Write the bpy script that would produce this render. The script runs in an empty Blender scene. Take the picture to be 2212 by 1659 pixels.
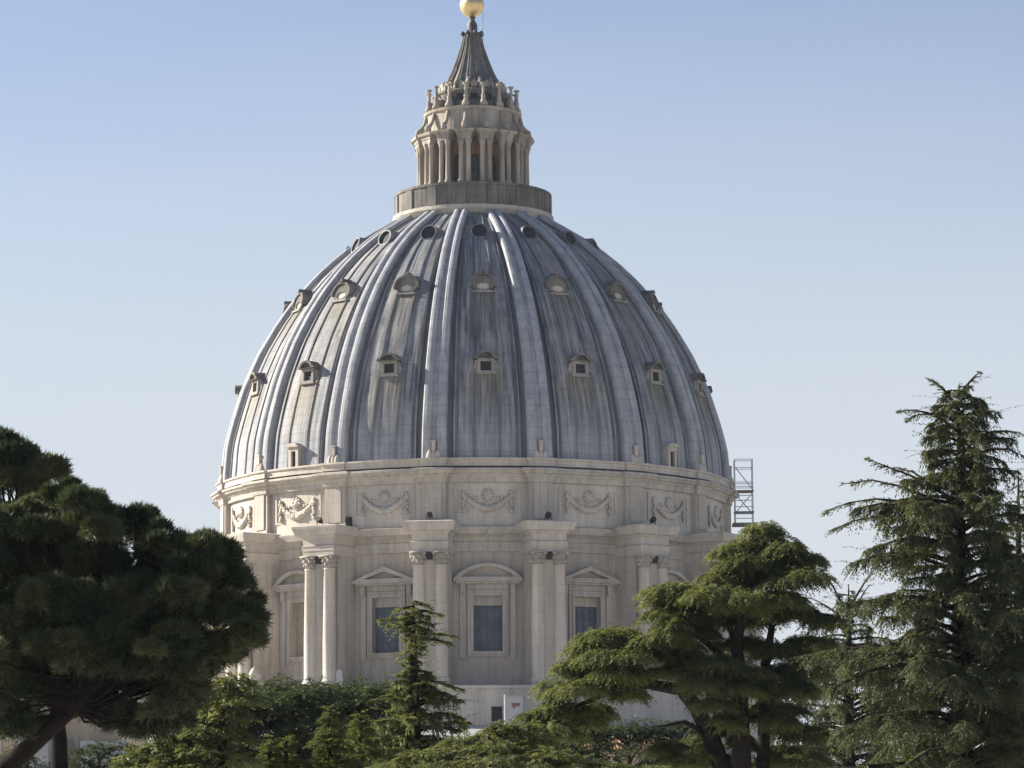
import bpy, math, random
import numpy as np
from mathutils import Vector, Matrix

random.seed(7)
rng = np.random.default_rng(11)
S = bpy.context.scene
COL = S.collection
R = math.radians

# ------------------------------------------------------------------ camera
F, CX, CY = 7500.0, 1106.0, 829.5            # focal length and centre in 2212-wide picture units
PITCH, ROLL, CZ = 8.12, 0.40, 8.0
cam_d = bpy.data.cameras.new("camera")
cam = bpy.data.objects.new("camera", cam_d); COL.objects.link(cam)
cam_d.sensor_width = 36.0; cam_d.lens = 36.0 * F / 2212.0
cam_d.clip_start = 1.0; cam_d.clip_end = 20000.0
MC = Matrix.Rotation(R(90 + PITCH), 3, 'X') @ Matrix.Rotation(R(-ROLL), 3, 'Z')
cam.matrix_world = Matrix.Translation((0, 0, CZ)) @ MC.to_4x4()
S.camera = cam
def P(px, py, Y):
    """point where the line of sight through picture position (px, py) meets the plane y = Y"""
    d = MC @ Vector(((px - CX) / F, (CY - py) / F, -1.0))
    return Vector((0, 0, CZ)) + d * (Y / d.y)

# ------------------------------------------------------------------ light
SUN_AZ, SUN_EL = 70.0, 27.0                    # degrees left of the line of sight, and above the horizon
sv = Vector((-math.sin(R(SUN_AZ)) * math.cos(R(SUN_EL)), math.cos(R(SUN_AZ)) * math.cos(R(SUN_EL)), math.sin(R(SUN_EL))))
W = bpy.data.worlds.new("World"); S.world = W; W.use_nodes = True
nt = W.node_tree
sky = nt.nodes.new("ShaderNodeTexSky"); sky.sky_type = 'NISHITA'; sky.sun_disc = False
sky.sun_elevation = R(SUN_EL); sky.sun_rotation = R(-SUN_AZ)
sky.altitude = 50; sky.air_density = 1.0; sky.dust_density = 0.0; sky.ozone_density = 2.5
bg = nt.nodes["Background"]; bg.inputs[1].default_value = 0.10
hs = nt.nodes.new("ShaderNodeHueSaturation"); hs.inputs['Saturation'].default_value = .86; hs.inputs['Value'].default_value = .525
nt.links.new(sky.outputs[0], hs.inputs['Color'])
tc = nt.nodes.new("ShaderNodeTexCoord"); sep = nt.nodes.new("ShaderNodeSeparateXYZ"); nt.links.new(tc.outputs['Generated'], sep.inputs[0])
mr = nt.nodes.new("ShaderNodeMapRange"); mr.interpolation_type = 'SMOOTHSTEP'          # pale morning haze low in the sky
for q, v in ((1, .285), (2, .08), (3, 0.0), (4, .96)): mr.inputs[q].default_value = v
nt.links.new(sep.outputs[2], mr.inputs[0])
mxn = nt.nodes.new("ShaderNodeMix"); mxn.data_type = 'RGBA'; mxn.inputs[7].default_value = (2.60, 2.77, 2.98, 1)
mpn = nt.nodes.new("ShaderNodeMapping"); mpn.inputs['Scale'].default_value = (3.0, 3.0, 14.0); nt.links.new(tc.outputs['Generated'], mpn.inputs[0])
cl = nt.nodes.new("ShaderNodeTexNoise"); cl.inputs['Scale'].default_value = 1.6; cl.inputs['Detail'].default_value = 5; nt.links.new(mpn.outputs[0], cl.inputs[0])
ma = nt.nodes.new("ShaderNodeMath"); ma.operation = 'MULTIPLY_ADD'; ma.inputs[1].default_value = .22; ma.inputs[2].default_value = -.11; nt.links.new(cl.outputs[0], ma.inputs[0])
mb_ = nt.nodes.new("ShaderNodeMath"); mb_.operation = 'ADD'; mb_.use_clamp = True; nt.links.new(mr.outputs[0], mb_.inputs[0]); nt.links.new(ma.outputs[0], mb_.inputs[1])
nt.links.new(mb_.outputs[0], mxn.inputs[0])
tn = nt.nodes.new("ShaderNodeMix"); tn.data_type = 'RGBA'; tn.blend_type = 'MULTIPLY'; tn.inputs[0].default_value = 1; tn.inputs[7].default_value = (1.03, .955, .99, 1)
nt.links.new(hs.outputs[0], tn.inputs[6]); nt.links.new(tn.outputs[2], mxn.inputs[6])
nt.links.new(mxn.outputs[2], bg.inputs[0])
sl = bpy.data.lights.new("sun", 'SUN'); sl.energy = 5.0; sl.angle = R(0.5); sl.color = (1.0, 0.905, 0.77)
so = bpy.data.objects.new("sun", sl); COL.objects.link(so)
so.rotation_mode = 'QUATERNION'; so.rotation_quaternion = (-sv).to_track_quat('-Z', 'Y')
S.view_settings.view_transform = 'Standard'; S.view_settings.look = 'None'
S.view_settings.exposure = 1.4; S.view_settings.gamma = 1.0
S.render.engine = 'CYCLES'
S.cycles.max_bounces = 6; S.cycles.transparent_max_bounces = 4

# ------------------------------------------------------------------ helpers
class MB:
    """collects faces and links them as one mesh object"""
    def __init__(s): s.v = []; s.f = []; s.uv = None
    def add(s, vs, fs):
        o = len(s.v); s.v += [tuple(p) for p in vs]; s.f += [tuple(i + o for i in f) for f in fs]; return s
    def box(s, x0, x1, y0, y1, z0, z1):
        return s.add([(x0,y0,z0),(x1,y0,z0),(x1,y1,z0),(x0,y1,z0),(x0,y0,z1),(x1,y0,z1),(x1,y1,z1),(x0,y1,z1)],
                     [(0,3,2,1),(4,5,6,7),(0,1,5,4),(1,2,6,5),(2,3,7,6),(3,0,4,7)])
    def revolve(s, prof, n=24, c=(0,0), caps=True, flute=None):
        vs = []; m = len(prof)
        for i in range(n):
            a = 2*math.pi*i/n; k = flute(i) if flute else 1.0
            for (r, z) in prof: vs.append((c[0]+r*k*math.sin(a), c[1]-r*k*math.cos(a), z))
        fs = [(i*m+j, ((i+1)%n)*m+j, ((i+1)%n)*m+j+1, i*m+j+1) for i in range(n) for j in range(m-1)]
        if caps:
            fs.append(tuple(i*m+m-1 for i in range(n))); fs.append(tuple(i*m for i in reversed(range(n))))
        return s.add(vs, fs)
    def wrap(s, path, prof, closed=False, cap=True):
        """sweep a profile of (offset, z) round a plan path (x, y), mitred; outside is to the right of travel"""
        n = len(path); rows = []
        def nrm(a, b):
            dx, dy = b[0]-a[0], b[1]-a[1]; l = math.hypot(dx, dy) or 1; return (dy/l, -dx/l)
        for i in range(n):
            if closed or 0 < i < n-1:
                n1 = nrm(path[i-1], path[i]); n2 = nrm(path[i], path[(i+1) % n])
            elif i == 0: n1 = n2 = nrm(path[0], path[1])
            else: n1 = n2 = nrm(path[-2], path[-1])
            bx, by = n1[0]+n2[0], n1[1]+n2[1]; d = bx*n1[0]+by*n1[1]
            if abs(d) < .2: bx, by, d = n1[0], n1[1], 1
            rows.append([(path[i][0]+bx/d*o, path[i][1]+by/d*o, z) for (o, z) in prof])
        m = len(prof); vs = [p for r in rows for p in r]
        k = n if closed else n-1
        fs = [(i*m+j, ((i+1)%n)*m+j, ((i+1)%n)*m+j+1, i*m+j+1) for i in range(k) for j in range(m-1)]
        if cap:
            fs.append(tuple(i*m+m-1 for i in range(n))); fs.append(tuple(i*m for i in reversed(range(n))))
        return s.add(vs, fs)
    def tube(s, pts, rad, n=7):
        pts = [Vector(p) for p in pts]; m = len(pts); vs = []
        if not hasattr(rad, '__len__'): rad = [rad]*m
        u = None
        for i, p in enumerate(pts):
            t = (pts[min(i+1, m-1)] - pts[max(i-1, 0)]).normalized()
            if u is None: u = t.orthogonal().normalized()
            u = (u - t*u.dot(t)).normalized(); w = t.cross(u)
            for k in range(n):
                a = 2*math.pi*k/n; vs.append(p + (u*math.cos(a)+w*math.sin(a))*rad[i])
        fs = [(i*n+k, i*n+(k+1)%n, (i+1)*n+(k+1)%n, (i+1)*n+k) for i in range(m-1) for k in range(n)]
        fs += [tuple(reversed(range(n))), tuple((m-1)*n+k for k in range(n))]
        return s.add(vs, fs)
    def blob(s, c, r, seed=0, n=8, m=6, amp=.18):
        rr = random.Random(seed); vs = []; fs = []
        for j in range(1, m):
            b = math.pi*j/m
            for i in range(n):
                a = 2*math.pi*i/n; k = 1+rr.uniform(-amp, amp)
                vs.append((c[0]+r[0]*k*math.sin(b)*math.cos(a), c[1]+r[1]*k*math.sin(b)*math.sin(a), c[2]+r[2]*k*math.cos(b)))
        vs += [(c[0], c[1], c[2]+r[2]), (c[0], c[1], c[2]-r[2])]; t = len(vs)-2
        for j in range(m-2):
            for i in range(n): fs.append((j*n+i, (j+1)*n+i, (j+1)*n+(i+1)%n, j*n+(i+1)%n))
        for i in range(n):
            fs.append((t, i, (i+1)%n)); fs.append((t+1, (m-2)*n+(i+1)%n, (m-2)*n+i))
        return s.add(vs, fs)
    def frame(s, outer, inner, y0, y1):
        """ring between two outlines (x, z) of equal length: front at y0, back at y1 (front is towards -y)"""
        n = len(outer); vs = []
        for (o, y) in ((outer, y0), (outer, y1), (inner, y0), (inner, y1)): vs += [(x, y, z) for x, z in o]
        fs = []
        for i in range(n):
            j = (i+1) % n
            fs += [(i, j, 2*n+j, 2*n+i), (i, n+i, n+j, j), (2*n+i, 2*n+j, 3*n+j, 3*n+i)]
        return s.add(vs, fs)
    def slab(s, out, y0, y1):
        n = len(out); vs = [(x, y0, z) for x, z in out] + [(x, y1, z) for x, z in out]
        return s.add(vs, [tuple(range(n)), tuple(reversed(range(n, 2*n)))] + [(i, n+i, n+(i+1)%n, (i+1)%n) for i in range(n)])
    def build(s, name, mat, parent=None, smooth=False, loc=None):
        me = bpy.data.meshes.new(name); me.from_pydata(s.v, [], s.f)
        if s.uv is not None:
            ul = me.uv_layers.new(name="UVMap")
            idx = np.empty(len(me.loops), dtype=np.int32); me.loops.foreach_get("vertex_index", idx)
            ul.data.foreach_set("uv", np.asarray(s.uv, dtype=np.float32)[idx].ravel())
        if smooth: me.polygons.foreach_set("use_smooth", [True]*len(me.polygons))
        me.update(); me.materials.append(mat)
        o = bpy.data.objects.new(name, me); COL.objects.link(o)
        if parent: o.parent = parent
        if loc: o.location = loc
        return o
def tag(o, label, cat, group=None, kind=None):
    if label: o['label'] = label
    if cat: o['category'] = cat
    if group: o['group'] = group
    if kind: o['kind'] = kind
    return o
def empty(name, loc=(0,0,0), parent=None):
    o = bpy.data.objects.new(name, None); COL.objects.link(o); o.location = loc
    if parent: o.parent = parent
    return o
def copy_tree(o, parent=None):
    c = o.copy(); COL.objects.link(c)
    if parent: c.parent = parent
    for ch in list(o.children): copy_tree(ch, c)
    return c

# ------------------------------------------------------------------ materials
class NT:
    def __init__(s, name):
        s.m = bpy.data.materials.new(name); s.m.use_nodes = True
        s.t = s.m.node_tree; s.b = s.t.nodes["Principled BSDF"]; s.out = s.t.nodes["Material Output"]
    def n(s, typ, **kw):
        x = s.t.nodes.new(typ)
        for k, v in kw.items():
            if isinstance(k, str) and k.startswith('i_'): x.inputs[int(k[2:])].default_value = v
            else: setattr(x, k, v)
        return x
    def l(s, a, b): s.t.links.new(a, b)
    def pos(s): return s.n("ShaderNodeNewGeometry").outputs['Position']
    def mapped(s, src, scale):
        m = s.n("ShaderNodeMapping"); m.inputs['Scale'].default_value = scale; s.l(src, m.inputs['Vector']); return m.outputs[0]
    def noise(s, vec, scale, detail=4, rough=.55):
        x = s.n("ShaderNodeTexNoise"); x.inputs['Scale'].default_value = scale; x.inputs['Detail'].default_value = detail
        x.inputs['Roughness'].default_value = rough; s.l(vec, x.inputs['Vector']); return x.outputs[0]
    def ramp(s, fac, stops):
        x = s.n("ShaderNodeValToRGB"); e = x.color_ramp.elements
        while len(e) < len(stops): e.new(.5)
        for k, (p, c) in enumerate(stops):
            e[k].position = p; e[k].color = (c, c, c, 1) if not hasattr(c, '__len__') else (*c, 1)
        s.l(fac, x.inputs[0]); return x.outputs[0]
    def mix(s, fac, a, b, mode='MIX'):
        x = s.n("ShaderNodeMix", data_type='RGBA', blend_type=mode)
        for sock, v in ((x.inputs[0], fac), (x.inputs[6], a), (x.inputs[7], b)):
            if hasattr(v, 'is_linked'): s.l(v, sock)
            elif hasattr(v, '__len__'): sock.default_value = (*v, 1)
            else: sock.default_value = v
        return x.outputs[2]
    def math(s, op, a, b=None, c=None):
        x = s.n("ShaderNodeMath", operation=op)
        for k, v in enumerate((a, b, c)):
            if v is None: continue
            if hasattr(v, 'is_linked'): s.l(v, x.inputs[k])
            else: x.inputs[k].default_value = v
        return x.outputs[0]
    def finish(s, col, rough=.85, bump=None, strength=.3, dist=.1, spec=.3):
        if hasattr(col, 'is_linked'): s.l(col, s.b.inputs['Base Color'])
        else: s.b.inputs['Base Color'].default_value = (*col, 1)
        s.b.inputs['Roughness'].default_value = rough
        s.b.inputs['Specular IOR Level'].default_value = spec
        if bump is not None:
            x = s.n("ShaderNodeBump"); x.inputs['Strength'].default_value = strength; x.inputs['Distance'].default_value = dist
            s.l(bump, x.inputs['Height']); s.l(x.outputs[0], s.b.inputs['Normal'])
        return s.m

def stone(name, light, dark, streak=.5, joints=True):
    k = NT(name); p = k.pos()
    big = k.noise(k.mapped(p, (1, 1, .5)), .35, 5, .6)
    col = k.mix(k.ramp(big, [(.32, 0.), (.68, 1.)]), dark, light)
    st = k.noise(k.mapped(p, (1.6, 1.6, .10)), 1.0, 5, .65)
    col = k.mix(k.ramp(st, [(.47, 0.), (.70, streak)]), col, (dark[0]*.50, dark[1]*.50, dark[2]*.50))
    fine = k.noise(p, 5.0, 6, .7)
    col = k.mix(.22, col, k.ramp(fine, [(.3, .12), (.7, .55)]), 'OVERLAY')
    h = fine
    if joints:
        sx = k.n("ShaderNodeSeparateXYZ"); k.l(p, sx.inputs[0])
        j = k.math('LESS_THAN', k.math('FRACT', k.math('MULTIPLY', sx.outputs[2], 1/.95)), .055)
        col = k.mix(k.math('MULTIPLY', j, .28), col, (dark[0]*.5, dark[1]*.5, dark[2]*.5))
    return k.finish(col, .9, h, .35, .06, .2)
M = {}
M['stone'] = stone("travertine", (.54, .495, .44), (.40, .365, .325))
M['pale'] = stone("pale_travertine", (.59, .548, .49), (.45, .415, .37), .4)
M['trim'] = stone("stone_trim", (.54, .505, .455), (.39, .36, .325), .55, False)
M['grey_stone'] = stone("weathered_stone", (.25, .238, .22), (.095, .09, .085), .8)
M['lantern'] = stone("lantern_stone", (.47, .43, .375), (.26, .235, .20), .7, False)
M['ochre'] = stone("warm_brick_stone", (.33, .19, .125), (.20, .115, .08), .5, False)
M['dormer'] = stone("dormer_stone", (.40, .38, .35), (.26, .245, .225), .5, False)
M['relief'] = stone("carved_relief", (.48, .44, .38), (.30, .275, .235), .4, False)

def lead_shell():
    k = NT("lead_sheets"); p = k.pos()
    uvn = k.n("ShaderNodeUVMap"); uvn.uv_map = "UVMap"
    sx = k.n("ShaderNodeSeparateXYZ"); k.l(uvn.outputs[0], sx.inputs[0])
    u, v = sx.outputs[0], sx.outputs[1]                # u: bay number + place across the bay, v: metres up the slope
    cell = k.n("ShaderNodeCombineXYZ"); k.l(k.math('MULTIPLY', u, 13.0), cell.inputs[0]); k.l(k.math('MULTIPLY', v, .95), cell.inputs[1])
    wn = k.n("ShaderNodeTexWhiteNoise", noise_dimensions='2D')
    fl = k.n("ShaderNodeVectorMath", operation='FLOOR'); k.l(cell.outputs[0], fl.inputs[0]); k.l(fl.outputs[0], wn.inputs['Vector'])
    uvs = k.n("ShaderNodeCombineXYZ"); k.l(k.math('MULTIPLY', u, 27.0), uvs.inputs[0]); k.l(k.math('MULTIPLY', v, .16), uvs.inputs[1])
    stre = k.noise(uvs.outputs[0], 1.0, 5, .65)
    big = k.noise(p, .22, 4, .6)
    col = k.mix(k.ramp(big, [(.3, 0.), (.7, 1.)]), (.150, .162, .188), (.240, .252, .276))
    col = k.mix(k.math('MULTIPLY', wn.outputs[0], .38), col, (.31, .33, .36))
    col = k.mix(k.ramp(stre, [(.40, .95), (.545, 0.)]), col, (.09, .09, .10))
    col = k.mix(k.ramp(stre, [(.55, 0.), (.68, .75)]), col, (.38, .37, .345))
    col = k.mix(k.ramp(k.noise(k.mapped(p, (1, 1, .45)), .33, 5, .7), [(.50, 0.), (.66, .55)]), col, (.33, .31, .27))   # limey, dusty patches
    lo_ = k.n('ShaderNodeMapRange'); k.l(v, lo_.inputs[0])
    for q_, w_ in ((1, 8.5), (2, 2.0), (3, 0.0), (4, .45)): lo_.inputs[q_].default_value = w_
    col = k.mix(lo_.outputs[0], col, (.34, .36, .40))                     # paler towards the foot
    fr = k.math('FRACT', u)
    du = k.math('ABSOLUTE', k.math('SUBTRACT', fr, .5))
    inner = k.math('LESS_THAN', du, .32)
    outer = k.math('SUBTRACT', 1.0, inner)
    col = k.mix(k.math('MULTIPLY', outer, .66), col, (.080, .085, .10))        # darker gutters beside the ribs
    for (pos_, wd, am) in ((.1225, .010, .60), (.288, .016, .72), (.335, .014, .5)):                     # dark lines along the battens
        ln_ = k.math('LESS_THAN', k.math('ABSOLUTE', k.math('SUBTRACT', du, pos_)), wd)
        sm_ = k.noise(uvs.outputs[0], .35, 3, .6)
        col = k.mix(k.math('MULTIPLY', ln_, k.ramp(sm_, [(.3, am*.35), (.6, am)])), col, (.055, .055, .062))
    # rust and lime washed down from each dormer
    for (vt, ln, w) in STAINS:
        dv = k.math('DIVIDE', k.math('SUBTRACT', vt, v), ln)
        inb = k.math('MULTIPLY', k.math('GREATER_THAN', dv, 0.), k.math('SUBTRACT', 1., k.math('MINIMUM', k.math('MAXIMUM', dv, 0.), 1.)))
        wid = k.math('LESS_THAN', du, w)
        uv2 = k.n("ShaderNodeCombineXYZ"); k.l(k.math('MULTIPLY', u, 60.0), uv2.inputs[0]); k.l(k.math('MULTIPLY', v, .10), uv2.inputs[1])
        nz = k.ramp(k.noise(uv2.outputs[0], 1.0, 4, .6), [(.42, 0.), (.58, 1.)])
        mk = k.math('MULTIPLY', k.math('MULTIPLY', inb, wid), nz)
        col = k.mix(k.math('MULTIPLY', mk, .95), col, (.085, .075, .055))
        nz2 = k.math('MULTIPLY', k.math('MULTIPLY', inb, wid), k.math('SUBTRACT', 1., nz))
        col = k.mix(k.math('MULTIPLY', nz2, .45), col, (.30, .27, .20))
    seam = k.math('LESS_THAN', k.math('FRACT', k.math('MULTIPLY', v, .95)), .07)
    col = k.mix(k.math('MULTIPLY', seam, .30), col, (.08, .08, .085))
    h = k.math('ADD', k.math('MULTIPLY', stre, .6), k.math('MULTIPLY', seam, -.5))
    return k.finish(col, .65, h, .5, .08, .18)
def lead_rib():
    k = NT("lead_rib"); p = k.pos()
    n1 = k.noise(k.mapped(p, (1, 1, .35)), 1.1, 5, .6)
    col = k.mix(k.ramp(n1, [(.35, 0.), (.66, 1.)]), (.265, .278, .305), (.385, .396, .418))
    sx = k.n("ShaderNodeSeparateXYZ"); k.l(p, sx.inputs[0])
    seam = k.math('LESS_THAN', k.math('FRACT', k.math('MULTIPLY', sx.outputs[2], .8)), .06)
    col = k.mix(k.math('MULTIPLY', seam, .35), col, (.10, .10, .11))
    st = k.noise(k.mapped(p, (2.5, 2.5, .15)), 1.0, 4, .6)
    col = k.mix(k.ramp(st, [(.58, 0.), (.74, .45)]), col, (.17, .17, .18))
    return k.finish(col, .75, n1, .45, .07, .10)
def plain(name, c, rough=.8, var=.25, metal=0., scale=2.0, spec=.3):
    k = NT(name); n1 = k.noise(k.pos(), scale, 4)
    col = k.mix(k.ramp(n1, [(.3, 0.), (.7, 1.)]), tuple(x*(1-var) for x in c), tuple(min(1, x*(1+var)) for x in c))
    k.b.inputs['Metallic'].default_value = metal
    return k.finish(col, rough, n1, .2, .03, spec)
M['lead_rib'] = lead_rib()
M['lead'] = plain("grey_lead", (.13, .135, .15), .55, .3)
M['dark_lead'] = plain("dark_lead", (.075, .075, .088), .6, .35)
M['dark'] = plain("dark_opening", (.018, .019, .028), .7, .3)
M['bluepane'] = plain("blue_grey_glazing", (.062, .080, .120), .4, .45, 0., .7, .4)
M['shutter'] = plain("dusty_shutter", (.33, .29, .235), .8, .15)
M['gold'] = plain("gilded_bronze", (.72, .56, .30), .38, .12, .75, 3.0)
M['metal'] = plain("scaffold_steel", (.40, .52, .56), .5, .15, 0.)
M['plank'] = plain("scaffold_planks", (.16, .15, .145), .85, .3)
M['white'] = plain("white_paint", (.40, .41, .42), .6, .06)
M['red'] = plain("faded_red_paint", (.19, .10, .085), .7, .1)
M['black'] = plain("black_casing", (.02, .02, .022), .5, .2)
M['bark'] = plain("cedar_bark", (.026, .021, .020), .95, .4, 0., 6.0, .1)
M['pinebark'] = plain("pine_bark", (.013, .010, .010), .95, .45, 0., 5.0, .1)
M['plaster'] = stone("plaster_wall", (.55, .46, .34), (.44, .35, .25), .3, False)
M['greyplaster'] = stone("grey_plaster", (.40, .41, .43), (.30, .31, .33), .35, False)
M['ground'] = plain("pale_bounce_ground", (.42, .40, .35), .95, .4, 0., .3, .1)  # unseen ground, made pale to bounce light up onto the walls
def tiles():
    k = NT("terracotta_tiles"); p = k.pos()
    w = k.n("ShaderNodeTexWave"); w.inputs['Scale'].default_value = 1.3; w.inputs['Distortion'].default_value = .4; k.l(p, w.inputs['Vector'])
    n1 = k.noise(p, 1.5, 4)
    col = k.mix(n1, (.30, .13, .07), (.48, .27, .17)); col = k.mix(k.math('MULTIPLY', w.outputs[1], .4), col, (.16, .08, .05))
    return k.finish(col, .9, w.outputs[1], .6, .08, .2)
M['tiles'] = tiles()
def leaf(name, c1, c2, trans=.35):
    k = NT(name)
    a = k.n("ShaderNodeAttribute"); a.attribute_name = "tint"
    col = k.mix(a.outputs['Fac'], c1, c2)
    d = k.b; k.l(col, d.inputs['Base Color']); d.inputs['Roughness'].default_value = .6; d.inputs['Specular IOR Level'].default_value = .25
    t = k.n("ShaderNodeBsdfTranslucent"); k.l(k.mix(1., col, (1.5, 1.45, .75), 'MULTIPLY'), t.inputs[0])
    m = k.n("ShaderNodeMixShader"); m.inputs[0].default_value = trans
    k.l(d.outputs[0], m.inputs[1]); k.l(t.outputs[0], m.inputs[2]); k.l(m.outputs[0], k.out.inputs[0])
    return k.m
M['pine_leaf'] = leaf("pine_needles", (.018, .032, .019), (.105, .116, .060), .24)
M['cedar_leaf'] = leaf("cedar_needles", (.074, .098, .046), (.170, .188, .085), .35)
M['deodar_leaf'] = leaf("deodar_needles", (.028, .044, .029), (.145, .158, .082), .30)
M['dark_leaf'] = leaf("shaded_cedar_needles", (.032, .050, .030), (.080, .100, .045), .28)  # darker copy of the cedar needles, shade put into the colour
M['light_leaf'] = leaf("young_conifer_needles", (.062, .088, .030), (.125, .142, .050), .36)

# ------------------------------------------------------------------ ground
g = MB(); g.add([(-6000,-3000,0),(6000,-3000,0),(6000,9000,0),(-6000,9000,0)], [(0,1,2,3)])
tag(g.build("ground", M['ground']), None, None, None, 'structure')

# ------------------------------------------------------------------ the domed basilica
D0 = 400.0
AX = P(1025.5, 1080, D0).x
def zc(py, r): return P(1024, py, D0 - r).z
church = empty("domed_basilica", (AX, D0, 0))
tag(church, "great ribbed lead dome on a pale stone drum with a tall columned lantern", "church")
NB = 16; STEP = 2*math.pi/NB; T0 = R(-7.9)     # direction of one rib; the bays lie between the ribs
def ribang(k): return T0 + k*STEP
def bayang(k): return T0 + (k+.5)*STEP
def ring(o, angs, names=None):
    """one part of the church at each of the angles; the first one is o itself"""
    out = []
    for i, a in enumerate(angs):
        c = o if i == 0 else copy_tree(o, o.parent)
        c.rotation_euler = (0, 0, a); out.append(c)
    return out

# dome outline: half-widths of the silhouette, turned into radius and height
sil = [(472,168),(493,206),(516,247),(541,282),(571,320),(607,358),(660,405.5),(712,442.5),(773,479),(822,501.5),(857,516),(883,524),(928,538),(982,551),(1028,557)]
prof = []
for i, (y, hw) in enumerate(sil):
    a, b = sil[max(i-1, 0)], sil[min(i+1, len(sil)-1)]
    tanphi = (b[1]-a[1])/(b[0]-a[0]); e = R(PITCH) + math.atan((CY-y)/F)
    cd = min(.9, tanphi*math.tan(e)); sd = math.sqrt(1-cd*cd)
    r = hw/F*D0/sd
    for _ in range(4): r = hw/F*(D0 - r*cd)/sd
    prof.append((r, P(1024, y, D0 - r*cd).z))
prof.reverse()
def resample(pts, n):
    # smooth curve through the points by height, even along its length
    pts = np.array(pts); d = np.r_[0, np.cumsum(np.hypot(*np.diff(pts, axis=0).T))]
    t = np.linspace(0, d[-1], 400); c = np.stack([np.interp(t, d, pts[:, 0]), np.interp(t, d, pts[:, 1])], 1)
    for _ in range(60): c[1:-1] = .25*c[:-2] + .5*c[1:-1] + .25*c[2:]
    d2 = np.r_[0, np.cumsum(np.hypot(*np.diff(c, axis=0).T))]; tt = np.linspace(0, d2[-1], n)
    return np.stack([np.interp(tt, d2, c[:, 0]), np.interp(tt, d2, c[:, 1])], 1), tt
ZL = zc(990, 29.0)                               # top of the stone ledge, foot of the lead
prof[0] = (prof[0][0], ZL - .3)
NP_ = 56
curve, arc = resample(prof, NP_)
tan_ = np.gradient(curve, axis=0); tan_ /= np.linalg.norm(tan_, axis=1)[:, None]
nor_ = np.stack([tan_[:, 1], -tan_[:, 0]], 1)    # outward normal in (r, z)
RIBH = .80
base_c = curve - nor_*RIBH                        # the lead surface lies under the rib crowns
def dome_at(z):
    """radius, slope angle and arc length of the lead surface at height z"""
    r = float(np.interp(z, base_c[:, 1], base_c[:, 0])); i = int(np.argmin(abs(base_c[:, 1]-z)))
    return r, math.atan2(nor_[i, 1], nor_[i, 0]), float(np.interp(z, base_c[:, 1], arc))
def zdome(py):
    z = zc(py, 20)
    for _ in range(12): z = zc(py, dome_at(z)[0])
    return z
Z_LOW, Z_MID, Z_TOP = zdome(806), zdome(634), zdome(516)
STAINS = [(dome_at(Z_LOW)[2], 7.5, .17), (dome_at(Z_MID)[2], 6.0, .17)]
M['lead_shell'] = lead_shell()
sec = [(-1,0),(-.66,0),(-.645,.30),(-.60,.30),(-.596,.40),(-.565,.40),(-.56,.26),(-.27,.26),(-.265,.38),(-.225,.38),(-.22,.26),
       (0,.26)]
sec += [(-u, h) for u, h in reversed(sec[:-1])]
mb = MB(); mb.uv = []
ns = len(sec)
for k in range(NB):
    for i in range(NP_):
        for (u, h) in sec:
            a = bayang(k) + u*STEP/2; r = base_c[i, 0] + nor_[i, 0]*h; z = base_c[i, 1] + nor_[i, 1]*h
            mb.v.append((r*math.sin(a), -r*math.cos(a), z)); mb.uv.append((k + .5 + u*.4999, arc[i]))
    o = k*NP_*ns
    for i in range(NP_-1):
        for j in range(ns-1): mb.f.append((o+i*ns+j, o+i*ns+j+1, o+(i+1)*ns+j+1, o+(i+1)*ns+j))
mb.build("dome_shell", M['lead_shell'], church)

# ribs
rs = [(-1,-.1),(-1,.34),(-.98,.52),(-.94,.66),(-.86,.76),(-.62,.82),(-.36,.80),(-.24,.72),(-.20,.58),(-.16,.50),(-.08,.52),(0,.54)]
rs += [(-t, h) for t, h in reversed(rs[:-1])]
mb = MB(); nr = len(rs)
for i in range(NP_):
    f = i/(NP_-1); w = 1.42*(1-f) + .80*f
    for (t, h) in rs:
        r = base_c[i, 0] + nor_[i, 0]*h; z = base_c[i, 1] + nor_[i, 1]*h; mb.v.append((t*w, -r, z))
for i in range(NP_-1):
    for j in range(nr-1): mb.f.append((i*nr+j, i*nr+j+1, (i+1)*nr+j+1, (i+1)*nr+j))
ring(mb.build("rib", M['lead_rib'], church), [ribang(k) for k in range(NB)])

# little stone mounds at the rib feet
mb = MB(); rb = base_c[0, 0] + .75
for (x, z, w, h) in ((-.45, 0, .36, .95), (.45, 0, .36, .95), (0, 0, .34, .9)):
    mb.revolve([(w, ZL+z), (w*1.05, ZL+z+.2), (w*.8, ZL+z+h*.6), (w*.35, ZL+z+h*.92), (.02, ZL+z+h)], 10, (x, -rb))
mb.box(-.20, .20, -rb-.2, -rb+.2, ZL+.80, ZL+1.75); mb.box(-.26, .26, -rb-.26, -rb+.26, ZL+1.751, ZL+1.9)
ring(mb.build("stone_finial", M['pale'], church, False), [ribang(k) for k in range(NB)])

def ellipse(cx, cz, rx, rz, n, a0=0.0): return [(cx+rx*math.sin(a0+2*math.pi*i/n), cz-rz*math.cos(a0+2*math.pi*i/n)) for i in range(n)]
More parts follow.
